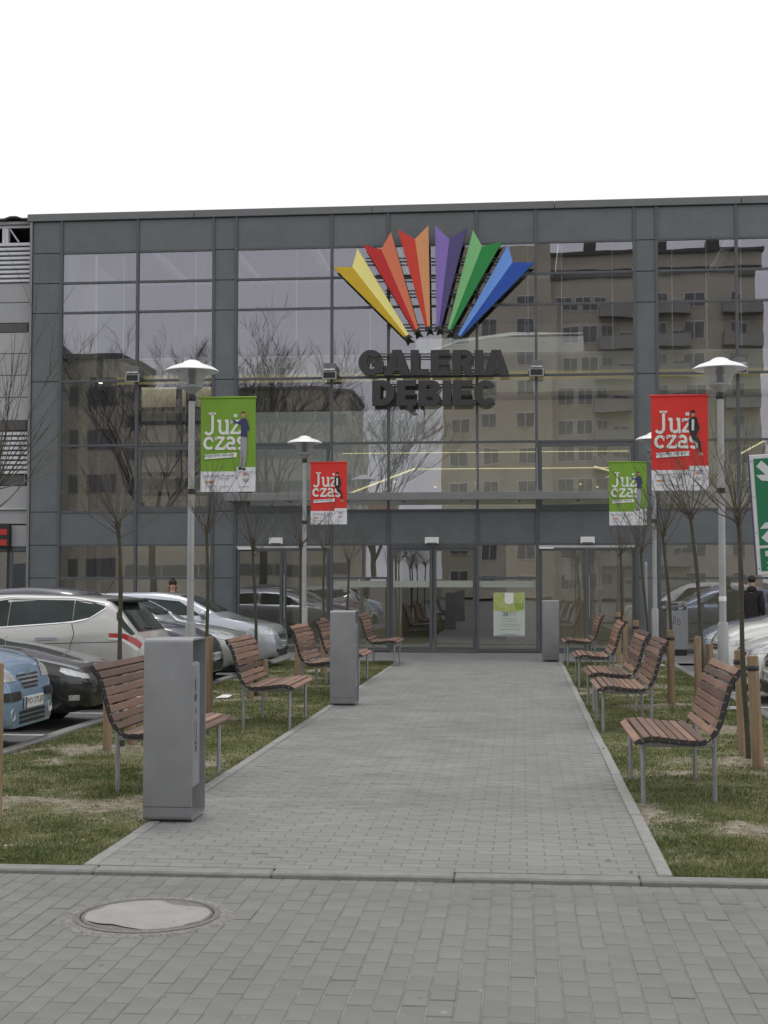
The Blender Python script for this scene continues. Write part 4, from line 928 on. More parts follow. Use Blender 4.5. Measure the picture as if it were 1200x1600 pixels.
part('slot', -.17, .0, .0, .018, 1.115, 1.135, M['black'], cb); part('slot', .1, .12, .0, .018, 1.07, 1.13, M['black'], cb)
b = MB()
for pts in ([(-.09, .86), (-.07, .87), (-.05, .82), (-.04, .74), (-.06, .74), (-.065, .70), (-.10, .70), (-.095, .78)], [(-.01, .80), (.02, .80), (.05, .72), (.05, .68), (-.01, .68)]): ribbon(b, pts + pts[:1], .010, -.003)
b.build('pictogram', M['pict'], cb)
# ================================================================ LAMPS
lp = empty('street_lamp', (2.52, 18.05, 0), 'near right lamp post carrying the big red banner', 'street lamp', 'lamp posts along the footpath')
b = MB(); b.box(-.17, .17, -.17, .17, -.02, .025, 0, .008); b.build('base_plate', M['lampgrey'], lp)
b = MB(); b.lathe([(.068, .02), (.068, 1.05), (.062, 1.08), (.046, 1.085)], 16); b.build('post_base', M['lampgrey'], lp, smooth=40)
b = MB(); b.lathe([(.045, 1.08), (.040, 3.93), (.0001, 3.935)], 16); b.build('pole', M['lampgrey'], lp, smooth=40)
b = MB(); b.lathe([(.048, 3.90), (.054, 3.92), (.054, 3.965), (.045, 3.985), (.04, 3.985)], 16); b.build('collar', M['black'], lp, smooth=40)
b = MB(); b.lathe([(.040, 3.985), (.05, 4.0), (.115, 4.055), (.138, 4.075), (.138, 4.088), (.0001, 4.088)], 20); b.build('lamp_neck', M['lampgrey'], lp, smooth=40)
b = MB(); b.lathe([(.132, 4.09), (.205, 4.292), (.198, 4.292), (.127, 4.09)], 24); b.build('lamp_glass', M['lampglass'], lp, smooth=40)
b = MB(); b.lathe([(.128, 4.086), (.141, 4.088), (.143, 4.098), (.13, 4.102)], 24); b.build('glass_rim', M['galv'], lp, smooth=40)
b = MB(); b.lathe([(.0001, 4.092), (.045, 4.095), (.05, 4.17), (.03, 4.18), (.03, 4.20), (.05, 4.21), (.045, 4.30), (.0001, 4.30)], 12)
for z in (4.21, 4.235, 4.26): b.lathe([(.046, z), (.062, z + .006), (.046, z + .012)], 12)
b.build('lamp_holder', M['black'], lp, smooth=40)
b = MB(); b.lathe([(.0001, 4.43), (.05, 4.427), (.095, 4.41), (.13, 4.383), (.19, 4.362), (.27, 4.335), (.322, 4.305), (.345, 4.283), (.343, 4.278), (.31, 4.292), (.2, 4.305), (.0001, 4.31)], 32); b.build('lamp_shade', M['lampcap'], lp, smooth=50)
for z in (2.74,): b = MB(); b.lathe([(.047, z - .035), (.054, z - .03), (.054, z + .03), (.047, z + .035)], 16); b.build('collar', M['black'], lp, smooth=40)
lk = kids_of(lp)
copy_known(lp, lk, (2.52, 27.05, 0), 0, 'far right lamp post carrying the small green banner'); copy_known(lp, lk, (-4.18, 17.6, 0), 0, 'near left lamp post carrying the big green banner'); copy_known(lp, lk, (-4.18, 27.05, 0), 0, 'far left lamp post carrying the small red banner')
b = MB(); b.lathe([(.045, 1.35), (.0475, 1.35), (.0475, 1.41), (.045, 1.41)], 16); b.build('sticker_band', M['white'], lp, smooth=40)
# ================================================================ BANNERS
def word_strokes(mb, y):
    w = .036
    # "Już"  (slab serif)
    J = [(.155, 1.0), (.155, .80)] + arc(.105, .80, .05, .065, 0, -150, 6)
    def T(pts): return pts
    ribbon(mb, J, w, y); ribbon(mb, [(.105, 1.0), (.20, 1.0)], w * .7, y)
    ribbon(mb, [(.215, .905), (.25, .905), (.25, .79)] + arc(.295, .79, .045, .045, 180, 330, 6), w, y); ribbon(mb, [(.315, .905), (.345, .905), (.345, .745), (.37, .745)], w, y)
    ribbon(mb, [(.395, .90), (.50, .90), (.395, .75), (.51, .75)], w * .92, y); ribbon(mb, [(.395, .91), (.395, .87)], w * .6, y); ribbon(mb, [(.51, .74), (.51, .79)], w * .6, y)
    mb.add([(.43, y, .95), (.475, y, .95), (.475, y, .99), (.43, y, .99)], [(0, 1, 2, 3)])
    # "czas"
    ribbon(mb, arc(.11, .62, .058, .068, 45, 315, 10), w, y); ribbon(mb, [(.155, .685), (.155, .635)], w * .6, y)
    ribbon(mb, [(.20, .69), (.30, .69), (.20, .55), (.31, .55)], w * .92, y); ribbon(mb, [(.20, .70), (.20, .655)], w * .6, y); ribbon(mb, [(.31, .54), (.31, .59)], w * .6, y)
    ribbon(mb, arc(.385, .645, .045, .045, 150, 0, 6) + [(.43, .55), (.46, .55)], w, y); ribbon(mb, arc(.385, .585, .045, .037, 0, 360, 10), w * .9, y)
    ribbon(mb, arc(.53, .655, .042, .037, 30, 270, 8) + arc(.53, .581, .045, .037, 90, -150, 8), w, y)
def figure(parent, who, y):
    cnt = [0]
    def poly(pts, m, name):
        cnt[0] += 1; b = MB(); b.add([(x, y - .0005 * cnt[0], z) for x, z in pts], [tuple(range(len(pts)))]); b.build(name, M[m], parent)
    if who == 'man':
        poly([(.52, .70), (.60, .70), (.60, .55), (.585, .38), (.565, .30), (.545, .30), (.545, .42), (.535, .55), (.53, .30), (.505, .30), (.515, .50)], 'print_grey', 'printed_trousers')
        poly([(.52, .92), (.56, .935), (.60, .92), (.635, .80), (.62, .77), (.605, .82), (.605, .69), (.52, .70), (.525, .85), (.46, .90), (.42, .93), (.41, .905), (.45, .875)], 'print_navy', 'printed_jacket')
        poly(arc(.553, .975, .027, .036, 0, 360, 12)[:-1], 'print_skin', 'printed_head'); poly(arc(.55, 1.0, .03, .02, 0, 180, 8), 'print_black', 'printed_hair')
        poly([(.495, .31), (.535, .31), (.535, .28), (.49, .28)], 'print_black', 'printed_shoe'); poly([(.545, .30), (.585, .30), (.585, .275), (.54, .275)], 'print_black', 'printed_shoe')
    else:
        poly([(.465, .90), (.52, .945), (.57, .92), (.60, .80), (.585, .74), (.555, .70), (.49, .70), (.47, .76)], 'print_black', 'printed_jacket')
        poly([(.505, .90), (.535, .90), (.535, .76), (.505, .76)], 'print_white', 'printed_shirt_front')
        poly([(.49, .71), (.56, .71), (.61, .62), (.625, .48), (.60, .48), (.58, .59), (.52, .64)], 'print_black', 'printed_trousers')
        poly([(.59, .48), (.635, .48), (.645, .44), (.585, .44)], 'print_skin', 'printed_shoe'); poly(arc(.52, .965, .024, .032, 0, 360, 12)[:-1], 'print_skin', 'printed_head'); poly(arc(.52, .985, .032, .035, -10, 190, 8), 'print_black', 'printed_hair')
def make_banner(m, who):
    bn_ = empty('banner', (0, 0, 0), '-', 'banner', 'hanging banners on the lamp posts'); w, h = .71, 1.2
    b = MB(); nx, nz = 12, 20
    def yy(x, z): return .006 * math.sin(x * 7 + z * 2.2) * (1 - z / h) + .004 * math.sin(z * 6)
    for side, off in ((0, 0), (1, .004)):
        for k, (z0, z1) in enumerate(((0, .26), (.26, h))):
            n0 = 6 if k == 0 else nz; v = [(w * i / nx, off + yy(w * i / nx, z0 + (z1 - z0) * j / n0), z0 + (z1 - z0) * j / n0) for j in range(n0 + 1) for i in range(nx + 1)]
            f = [(j * (nx + 1) + i, j * (nx + 1) + i + 1, (j + 1) * (nx + 1) + i + 1, (j + 1) * (nx + 1) + i) for j in range(n0) for i in range(nx)]
            b.add(v, f, k)
    b.build('fabric', [M['bn_white'], M[m]], bn_, smooth=True, recalc=False)
    y = -.012
    b = MB(); b.box(w * .66, w, y + .001, y + .002, .255, .31); b.build('white_corner', M['bn_white'], bn_)
    b = MB(); b.tube([(-.02, .002, h + .005), (w + .01, .002, h + .005)], .014, 8); b.build('top_rod', M[m], bn_)
    b = MB(); word_strokes(b, y); o = b.build('slogan', M['print_white'], bn_, recalc=False)
    b = MB(); b.add([(.055, y, .415), (.47, y, .44), (.47, y, .50), (.055, y, .475)], [(0, 1, 2, 3)]); o = b.build('strapline_strip', M['print_white'], bn_)
    t = fit_text('wygodne zakupy', .07, .455, .425, .478, y - .001, M['print_navy'], bn_, 'strapline')
    t.rotation_euler = (0, -.05, 0)
    figure(bn_, who, y - .003)
    b = MB()
    for k, (x, z, ww) in enumerate(((.05, .20, .07), (.14, .205, .05), (.20, .20, .05), (.27, .21, .04), (.33, .20, .06), (.40, .205, .04), (.25, .17, .04), (.32, .165, .05), (.06, .07, .16), (.26, .065, .12), (.50, .06, .13))): ribbon(b, [(x, z), (x + ww, z + .004)], .014 if k < 8 else .007, y + .0005)
    b.build('small_print', M['print_grey'], bn_, recalc=False)
    b = MB(); ribbon(b, [(.06, .125), (.16, .128)], .018, y + .0005); b.build('orange_mark', M['print_orange'], bn_, recalc=False)
    fanb = MB(); cc = ['yellow', 'crimson', 'vermilion', 'purple', 'green', 'blue']
    for k in range(6):
        a = R(142 - k * 21); ca, sa = math.cos(a), math.sin(a)
        fanb.add([(.585 + ca * .022, y, .185 + sa * .022), (.585 + ca * .062 - sa * .011, y, .185 + sa * .062 + ca * .011), (.585 + ca * .05, y, .185 + sa * .05), (.585 + ca * .062 + sa * .011, y, .185 + sa * .062 - ca * .011)], [(0, 1, 2, 3)], k)
    fanb.build('fan_logo', [RAYM[c][0] for c in cc], bn_, recalc=False)
    fit_text('GALERIA', .545, .625, .15, .168, y, M['print_black'], bn_, 'logo_lettering'); fit_text('DĘBIEC', .55, .62, .122, .145, y, M['print_black'], bn_, 'logo_lettering')
    b = MB(); b.tube([(w + .012, .0, h + .005), (w + .13, .0, h + .005)], .008, 6); b.build('arm', M['lampgrey'], bn_)
    b = MB(); b.tube([(w, .002, .01), (w + .13, .0, .01)], .006, 6); b.build('arm', M['lampgrey'], bn_)
    return bn_
red = make_banner('bg_red', 'woman'); grn = make_banner('bg_green', 'man'); rk = kids_of(red); gk = kids_of(grn)
def mirror_arm(o):
    for c in o.children:
        if c.name.startswith('arm'): c.location = (-.835, 0, 0)
red.location = (1.655, 18.05, 2.745); red['label'] = 'big red banner on the near right lamp post'
grn.location = (-4.06, 17.6, 2.735); grn['label'] = 'big green banner on the near left lamp post'; mirror_arm(grn)
r2_ = copy_known(red, rk, (-4.06, 27.05, 2.70), 0, 'small red banner on the far left lamp post'); mirror_arm(r2_)
g2_ = copy_known(grn, gk, (1.68, 27.05, 2.66), 0, 'small green banner on the far right lamp post')
for c in g2_.children:
    if c.name.startswith('arm'): c.location = (0, 0, 0)
# ================================================================ YOUNG TREES AND STAKES
def young_tree(loc, hj, lean, label, seed, n=22, L0=.95, spread=1.0):
    rn = random.Random(seed); tr = empty('young_tree', (*loc, 0), label, 'tree', 'young pollarded trees along the lawns')
    J = Vector((lean[0], lean[1], hj)); b = MB(); pts = []; rad = []
    for i in range(9):
        t = i / 8; pts.append(Vector((J.x * t ** 1.3 + .012 * math.sin(7 * t + seed), J.y * t + .012 * math.sin(5 * t + seed * 2), -.05 + (hj + .05) * t))); rad.append(.025 - .008 * t + (.004 if i in (3, 6) else 0))
    pts.append(J + Vector((0, 0, .03))); rad.append(.036); pts.append(J + Vector((0, 0, .07))); rad.append(.030)
    b.tube(pts, rad, 8); b.build('trunk', M['bark'], tr, smooth=50)
    c = MB(); J2 = J + Vector((0, 0, .05))
    def shoot(p, d, l, r, lv, up):
        P = [p]; k = 5 if lv == 0 else 3
        for i in range(k):
            d = (d + Vector((rn.uniform(-.12, .12), rn.uniform(-.12, .12), up))).normalized(); P.append(P[-1] + d * l / k)
        c.tube(P, [r * (1 - .82 * i / k) for i in range(k + 1)], 4, cap=False)
        if lv < 2:
            for i in range(rn.randint(3, 6) if lv == 0 else rn.randint(0, 2)):
                t = rn.uniform(.25, .95); j = min(int(t * k), k - 1); q = P[j].lerp(P[j + 1], t * k - j)
                nd = (d + Vector((rn.uniform(-.75, .75), rn.uniform(-.75, .75), rn.uniform(-.1, .5)))).normalized()
                shoot(q, nd, l * rn.uniform(.22, .55), r * .45, lv + 1, .06)
    for i in range(int(n * .9)):
        a = i * 2.4 + rn.uniform(-.9, .9); th = rn.uniform(.12, 1.3) * spread
        d = Vector((math.sin(th) * math.cos(a), math.sin(th) * math.sin(a), math.cos(th)))
        shoot(J2 + d * .02 + Vector((0, 0, rn.uniform(-.16, .05) if rn.random() < .35 else 0)), d, L0 * rn.uniform(.4, 1.12), rn.uniform(.0040, .0074), 0, rn.uniform(.0, .14))
    c.build('crown', M['twig'], tr, recalc=False); return tr
def stake(x, y, h, r, label, lean=(0, 0)):
    b = MB(); b.tube([(0, 0, -.05), (lean[0] * .5, lean[1] * .5, h * .5), (lean[0], lean[1], h - .008)], r, 12); b.lathe([(r * .9, h - .010), (r * .80, h), (.0001, h)], 12, lean)
    o = b.build('tree_stake', M['stake'], smooth=40); o.location = (x, y, 0)
    if 'right bench' not in label: return tag(o, label, 'stake', 'wooden stakes beside the young trees')
    q = MB(); q.lathe([(r + .002, h - .13), (r + .006, h - .125), (r + .006, h - .09), (r + .002, h - .085)], 12, lean); q.build('tree_tie', M['rail'], o, smooth=40); tag(o, label, 'stake', 'wooden stakes beside the young trees')
TR = [((-3.75, 9.75), 2.2, (0, 0), 'young bare tree cut off by the left edge of the photo', 1, 34, 1.35, 1.05), ((-3.76, 13.1), 2.1, (-.06, 0), 'young bare tree rising behind the nearest left bench', 2, 24, .95, 1), ((-3.72, 16.5), 2.17, (.0, 0), 'young bare tree just right of the near left lamp post', 3, 22, .95, .95),
      ((-3.55, 18.8), 2.03, (-.05, 0), 'young bare tree behind the second left bench', 4, 22, .95, 1), ((-3.62, 22.9), 2.15, (.03, 0), 'young bare tree just left of the far left lamp post', 5, 20, .95, .9), ((-3.5, 24.9), 2.1, (0, .05), 'young bare tree just right of the far left lamp post', 6, 20, .9, .9), ((-3.45, 28.0), 1.95, (.02, 0), 'small pale young tree left of the sliding doors', 7, 16, .8, .8),
      ((1.98, 12.75), 2.14, (-.06, .0), 'nearest young bare tree on the right, between two thick stakes', 8, 24, .85, .95), ((2.0, 15.6), 2.26, (-.15, 0), 'leaning young bare tree in front of the big red banner', 9, 24, 1.1, .95), ((1.93, 18.25), 2.16, (-.11, 0), 'young bare tree beside the far right lamp post', 10, 22, .95, 1),
      ((1.93, 21.7), 2.02, (-.10, 0), 'young bare tree in front of the small green banner', 11, 20, .95, .85), ((1.95, 24.4), 2.0, (-.02, 0), 'slim young bare tree left of the far right lamp post', 12, 16, .8, .8), ((1.92, 26.9), 2.05, (-.05, 0), 'last young bare tree on the right, by the right hand glass door', 13, 18, .75, .8)]
for loc, hj, lean, lab, sd, n, l0, spd in TR: young_tree(loc, hj, lean, lab, sd, n, l0, spd)
for s in ((-3.53, 9.27, 1.05, .045, 'weathered stake cut off by the left edge of the photo'), (-3.86, 12.95, .74, .042, 'left one of two stakes under the nearest left bench'), (-3.70, 13.22, .76, .042, 'right one of two stakes under the nearest left bench'),
          (-3.63, 16.25, .95, .042, 'pale stake showing just right of the big grey bin'), (-3.62, 18.68, .85, .045, 'stake behind the second left bench'), (-3.42, 18.75, .55, .035, 'short stake behind the second left bench'), (-3.48, 21.9, .93, .052, 'thick pale stake behind the third left bench'), (-3.38, 24.0, .97, .05, 'pale stake left of the second grey bin'),
          (1.975, 13.0, .98, .036, 'left one of two stakes behind the nearest right bench', (-.03, 0)), (2.02, 12.42, .96, .05, 'thick right hand stake behind the nearest right bench', (-.04, 0)), (1.90, 15.55, 1.0, .04, 'left one of two stakes by the leaning tree'), (2.06, 15.7, .92, .045, 'right one of two stakes by the leaning tree', (-.02, 0)),
          (1.89, 18.22, .98, .048, 'single upright stake behind the second right bench'), (1.75, 21.9, 1.0, .048, 'stake behind the third right bench'), (1.74, 24.0, 1.02, .04, 'stake behind the fourth right bench'), (1.82, 26.85, 1.02, .05, 'stake behind the last right bench')): stake(*s)
b = MB(); b.tube([(0, 0, -.05), (0, 0, 1.93)], .03, 10); b.lathe([(.034, 1.9), (.036, 1.95), (.02, 1.99), (.0001, 1.995)], 10); o = b.build('steel_post', M['galv'], smooth=40); o.location = (2.52, 28.9, 0); tag(o, 'thin grey steel post left of the far right lamp post', 'post')
b = MB(); b.add([(-.1, -.05, .0), (.08, -.07, .01), (.12, .04, .035), (-.02, .07, .03), (0, 0, .045)], [(0, 1, 4), (1, 2, 4), (2, 3, 4), (3, 0, 4)]); o = b.build('crumpled_paper', M['paper'], recalc=False); o.location = (-4.03, 18.9, .02); tag(o, 'white scrap of paper on the grass left of the second bench', 'litter')
# ================================================================ ASSEMBLY POINT SIGN
sgn = empty('assembly_sign', (1.95, 10.0, 0), 'green and white evacuation assembly sign cut off by the right edge', 'sign')
sgn.rotation_euler = (0, -R(3.4), 0)
def splate(name, pts, y, m): 
    b = MB(); b.add([(x, y, z) for x, z in pts], [tuple(range(len(pts)))]); return b.build(name, M[m], sgn)
bx0, bx1, bz0, bz1 = -.215, .385, 1.655, 2.495; cxs = (bx0 + bx1) / 2
part('board', bx0, bx1, 0, .02, bz0, bz1, M['sign_white'], sgn, .004)
part('edge_frame', bx0 - .006, bx0 - .0005, .0, .03, bz0, bz1, M['sign_back'], sgn)
g0, g1 = bx0 + .028, bx1 - .028
splate('green_field', [(g0, 1.862), (g1, 1.862), (g1, bz1 - .028), (g0, bz1 - .028)], -.003, 'sign_green'); splate('green_strip', [(g0, bz0 + .028), (g1, bz0 + .028), (g1, 1.842), (g0, 1.842)], -.003, 'sign_green')
czs = (1.862 + bz1 - .028) / 2
for sx in (1, -1):
    for sz in (1, -1):
        a = lambda u, w_: (cxs - sx * (.272 - u), czs + sz * (.303 - w_))
        w_ = .019
        splate('arrow', [a(.035 - w_, .035 + w_), a(.035 + w_, .035 - w_), a(.125 + w_, .125 - w_), a(.125 - w_, .125 + w_)], -.005, 'sign_white')
        splate('arrow_head', [a(.01, .115), a(.10, .115), a(.128, .15), a(.15, .15), a(.15, .128), a(.115, .10), a(.115, .01), a(.15, .04), a(.175, .175), a(.045, .155)], -.0055, 'sign_white')
b = MB()
for x, s in ((-.06, .85), (.0, 1.0), (.06, .85)):
    b.add([(cxs + x + c * .026 * s, -.0056, czs + .07 * s + d * .026 * s) for c, d in [(math.cos(i * .524), math.sin(i * .524)) for i in range(12)]], [tuple(range(12))])
    b.add([(cxs + x + c, -.0056 - .0002 * s, czs + d) for c, d in ((-.03 * s, .035 * s), (.03 * s, .035 * s), (.022 * s, -.10), (-.022 * s, -.10))], [(0, 1, 2, 3)])
b.build('people_symbol', M['sign_white'], sgn)
fit_text('MIEJSCE', g0 + .035, g1 - .035, 1.772, 1.822, -.005, M['sign_white'], sgn, 'lettering', offset=.012); fit_text('ZBIÓRKI', g0 + .035, g1 - .035, 1.70, 1.755, -.005, M['sign_white'], sgn, 'lettering', offset=.012)
for z in (1.70, 1.95, 2.2, 2.45): b = MB(); b.lathe([(.0001, -.003), (.004, -.003), (.004, 0)], 8, (bx0 + .013, z), axis='y'); b.build('rivet', M['pict'], sgn)
b = MB(); b.tube([(cxs, .05, -.1), (cxs, .05, 2.47)], .03, 12); b.build('post', M['lampgrey'], sgn, smooth=40)

# ================================================================ CARS
def interp(pts, x):
    """smooth monotone curve through control points"""
    if x <= pts[0][0]: return pts[0][1]
    if x >= pts[-1][0]: return pts[-1][1]
    n = len(pts)
    for i in range(n - 1):
        if pts[i][0] <= x <= pts[i + 1][0]: break
    def slope(k): return (pts[k + 1][1] - pts[k][1]) / (pts[k + 1][0] - pts[k][0])
    def tan(k):
        if k == 0: return slope(0)
        if k == n - 1: return slope(n - 2)
        a, b = slope(k - 1), slope(k)
        if a * b <= 0: return 0.0
        return 2 * a * b / (a + b)
    h = pts[i + 1][0] - pts[i][0]; t = (x - pts[i][0]) / h; m0, m1 = tan(i) * h, tan(i + 1) * h
    return (2 * t ** 3 - 3 * t * t + 1) * pts[i][1] + (t ** 3 - 2 * t * t + t) * m0 + (-2 * t ** 3 + 3 * t * t) * pts[i + 1][1] + (t ** 3 - t * t) * m1
def make_car(name, loc, rz, label, L, top, belt, wid, wheels, pm, cat='car', group='cars parked beside the path', rw=.31, roofw=.74, low=.20):
    root = empty(name, (loc[0], loc[1], -.06), label, cat, group, rz)
    ar = rw + .055; st = set(np.round(np.concatenate([np.linspace(0, L, 34), [.03, .07, .13, .2, L - .03, L - .08, L - .15]]), 3))
    for wc in wheels:
        for k in (-1, -.985, -.93, -.82, -.65, -.4, -.15, .15, .4, .65, .82, .93, .985, 1): st.add(round(wc + k * ar, 3))
    st = sorted(st); RG = []
    for s in st:
        zt = interp(top, s); zb = min(interp(belt, s), zt - .012); w = interp(wid, s)
        t = min(1, max(0, (zt - zb - .06) / .30)); t = t * t * (3 - 2 * t); wr = w * (.93 + (roofw - .93) * t)
        zl = low + (.06 if s < .15 or s > L - .15 else 0)
        a = 0
        for wc in wheels:
            if abs(s - wc) < ar: a = max(a, rw + math.sqrt(ar * ar - (s - wc) ** 2) - .01)
        zm = .52
        pts = [(0, zl), (w * .86, zl), (w * .965, max(zl + .05, a)), (w * .995, max(.38, a)), (w, max(zm, a)), (w * .995, max(zm + (zb - zm) * .55, a)), (w * .972, max(zb - .025, a)), (w * .94, zb)]
        if a: pts[1] = (w * .86, a)
        for u in (.33, .66, .9): pts.append((w * .94 + (wr - w * .94) * (u ** 1.15), zb + (zt - zb) * (u * (.90 * t + .55 * (1 - t)))))
        pts += [(wr * .90, zb + (zt - zb) * (.955 * t + .70 * (1 - t))), (wr * .62, zb + (zt - zb) * (.99 * t + .90 * (1 - t))), (0, zt)]
        RG.append(pts)
    n = len(RG[0]); v = []; b = MB()
    full = []
    for s, pts in zip(st, RG):
        ring = [(-s, y, z) for y, z in pts] + [(-s, -y, z) for y, z in pts[-2:0:-1]]
        full.append(ring); v += ring
    m = len(full[0]); f = []; mi = []
    for i in range(len(st) - 1):
        for j in range(m):
            k = (j + 1) % m; f.append((i * m + j, i * m + k, (i + 1) * m + k, (i + 1) * m + j)); mi.append(1 if j in (0, m - 1) else 0)
    f.append(tuple(range(m - 1, -1, -1))); mi.append(0); e = (len(st) - 1) * m; f.append(tuple(e + j for j in range(m))); mi.append(0)
    b.v = v; b.f = f; b.m = mi
    body = b.build('body', [pm, M['black']], root, smooth=48)
    bm = bmesh.new(); bm.from_mesh(body.data); bvh = BVHTree.FromBMesh(bm); bm.free()
    def hit(kind, a, z, sgn):
        if kind == 's': o, d = Vector((-a, sgn * 3, z)), Vector((0, -sgn, 0))
        elif kind == 'f': o, d = Vector((3, a, z)), Vector((-1, 0, 0))
        elif kind == 'r': o, d = Vector((-L - 3, a, z)), Vector((1, 0, 0))
        else: o, d = Vector((-a, z, 4)), Vector((0, 0, -1))
        p, nn, _, _ = bvh.ray_cast(o, d); return (p, nn) if p is not None else (None, None)
    def patch(nm, kind, bot, topl, mt, sgn=1, off=.006, nu=14, nv=6, parent=root):
        def pl(P, u):
            L_ = [0]
            for q in range(len(P) - 1): L_.append(L_[-1] + math.dist(P[q], P[q + 1]))
            x = u * L_[-1]
            for q in range(len(P) - 1):
                if x <= L_[q + 1] + 1e-9: r_ = (x - L_[q]) / max(1e-9, L_[q + 1] - L_[q]); return (P[q][0] + (P[q + 1][0] - P[q][0]) * r_, P[q][1] + (P[q + 1][1] - P[q][1]) * r_)
            return P[-1]
        vs = []; ok = []
        for j in range(nv + 1):
            for i in range(nu + 1):
                A = pl(bot, i / nu); Bq = pl(topl, i / nu); a = A[0] + (Bq[0] - A[0]) * j / nv; z = A[1] + (Bq[1] - A[1]) * j / nv
                p, nn = hit(kind, a, z, sgn); ok.append(p is not None); vs.append(tuple(p + nn * off) if p is not None else (0, 0, 0))
        fs = []
        for j in range(nv):
            for i in range(nu):
                q = (j * (nu + 1) + i, j * (nu + 1) + i + 1, (j + 1) * (nu + 1) + i + 1, (j + 1) * (nu + 1) + i)
                if all(ok[k] for k in q) and max(math.dist(vs[q[0]], vs[k]) for k in q) < .6: fs.append(q)
        if not fs: return None
        pb = MB(); used = sorted({k for q in fs for k in q}); mp = {k: i for i, k in enumerate(used)}
        pb.add([vs[k] for k in used], [tuple(mp[k] for k in q) for q in fs]); return pb.build(nm, mt, parent, smooth=True)
    # wheels
    for wc in wheels:
        for sg_ in (1, -1):
            yw = interp(wid, wc) - .02
            q = MB(); q.lathe([(rw * .62, -.18), (rw * .96, -.18), (rw, -.15), (rw, -.03), (rw * .96, 0), (rw * .66, .006), (rw * .62, -.02)], 28, (0, 0), 0, 'y'); wo = q.build('tyre', M['tyre'], root, smooth=40)
            wo.location = (-wc, sg_ * yw, rw); wo.scale = (1, sg_, 1)
            q = MB(); q.lathe([(rw * .64, -.005), (rw * .60, -.012), (rw * .57, -.05), (.0001, -.055)], 28, (0, 0), 0, 'y')
            for k in range(5):
                t = k * 2 * math.pi / 5 + .3; c, s = math.cos(t), math.sin(t)
                q.add([(c * .04 - s * .035, -.006, s * .04 + c * .035), (c * .04 + s * .035, -.006, s * .04 - c * .035), (c * rw * .6 + s * .022, -.012, s * rw * .6 - c * .022), (c * rw * .6 - s * .022, -.012, s * rw * .6 + c * .022)], [(0, 1, 2, 3)])
            q.build('rim', M['alloy'], wo, smooth=30)
            q = MB(); q.lathe([(ar - .012, -.22), (ar - .012, -.215), (.0001, -.215)], 24, (0, 0), 0, 'y'); o = q.build('arch_liner', M['black'], root); o.location = (-wc, sg_ * yw, rw); o.scale = (1, sg_, 1)
    return root, body, patch, hit
def plate_on(root, x, y, z, rzl, txt, m=None):
    q = MB(); q.box(-.26, .26, -.006, .006, -.057, .057, 0, .003); o = q.build('number_plate', M['plate'], root); o.location = (x, y, z); o.rotation_euler = (0, 0, rzl)
    fit_text(txt, -.20, .245, -.037, .037, -.0075, M['print_black'], o, 'plate_lettering'); q = MB(); q.box(-.258, -.215, -.0075, -.0065, -.055, .055); q.build('plate_band', M['print_navy'], o); return o
def mirror(root, s, y, z, pm, sg_):
    q = MB(); q.ellipsoid((0, 0, 0), (.075, .10, .065), 12, 8); q.box(-.02, .02, -.12, 0, -.055, -.03); o = q.build('wing_mirror', pm, root, smooth=50); o.location = (-s, sg_ * (y + .07), z); o.scale = (1, sg_, 1)
def seam(patch, pts, w=.008):
    for a, b2 in zip(pts, pts[1:]):
        dx, dz = b2[0] - a[0], b2[1] - a[1]; l = math.hypot(dx, dz); nx, nz = -dz / l * w / 2, dx / l * w / 2
        for sg_ in (1, -1): patch('panel_seam', 's', [(a[0] - nx, a[1] - nz), (b2[0] - nx, b2[1] - nz)], [(a[0] + nx, a[1] + nz), (b2[0] + nx, b2[1] + nz)], M['black'], sg_, .003, 6, 1)
def std_glass(patch, side, ws, rs=None):
    for sg_ in (1, -1):
        for bt, tp in side: patch('side_window', 's', bt, tp, M['carglass'], sg_, .006, 12, 5)
    patch('windscreen', 'f', ws[0], ws[1], M['carglass'], 1, .006, 14, 7)
    if rs: patch('rear_window', 'r', rs[0], rs[1], M['carglass'], 1, .006, 14, 7)
    q = patch('wiper', 'f', [(-.05, ws[0][0][1] + .03), (.45, ws[0][0][1] + .035)], [(-.05, ws[0][0][1] + .042), (.45, ws[0][0][1] + .05)], M['black'], 1, .02, 8, 1)
# --- blue hatchback, far left foreground
pm = paint('blue_paint', (0.20, 0.31, 0.45), .3)
root, body, patch, hit = make_car('hatchback', (-4.80, 13.55), 0, 'light blue small hatchback with black bumper strip at the left edge', 3.85,
    [(0, .56), (.05, .74), (.14, .86), (.45, .98), (.95, 1.08), (1.35, 1.30), (1.75, 1.47), (2.3, 1.52), (3.0, 1.48), (3.55, 1.30), (3.78, .98), (3.85, .6)],
    [(0, .53), (.06, .68), (.2, .78), (.95, .94), (1.4, .96), (3.4, 1.02), (3.75, .9), (3.85, .58)], [(0, .58), (.05, .66), (.18, .755), (.45, .82), (.9, .835), (3.0, .835), (3.6, .77), (3.85, .62)], (.80, 3.22), pm, roofw=.76)
std_glass(patch, [([(1.55, 1.0), (2.35, 1.02)], [(1.72, 1.30), (2.33, 1.42)]), ([(2.43, 1.02), (3.2, 1.05)], [(2.43, 1.42), (3.05, 1.36)])], ([(-.60, 1.10), (.60, 1.10)], [(-.52, 1.43), (.52, 1.43)]), ([(-.5, 1.05), (.5, 1.05)], [(-.45, 1.38), (.45, 1.38)]))
for k in range(4):
    w_ = .30 - k * .035; z = .735 - k * .04
    patch('grille_slot', 'f', [(-w_, z), (w_, z)], [(-w_, z + .018), (w_, z + .018)], M['black'], 1, .004, 14, 1)
    if k < 3: patch('grille_bar', 'f', [(-w_, z - .018), (w_, z - .018)], [(-w_, z - .006), (w_, z - .006)], M['chrome'], 1, .006, 14, 1)
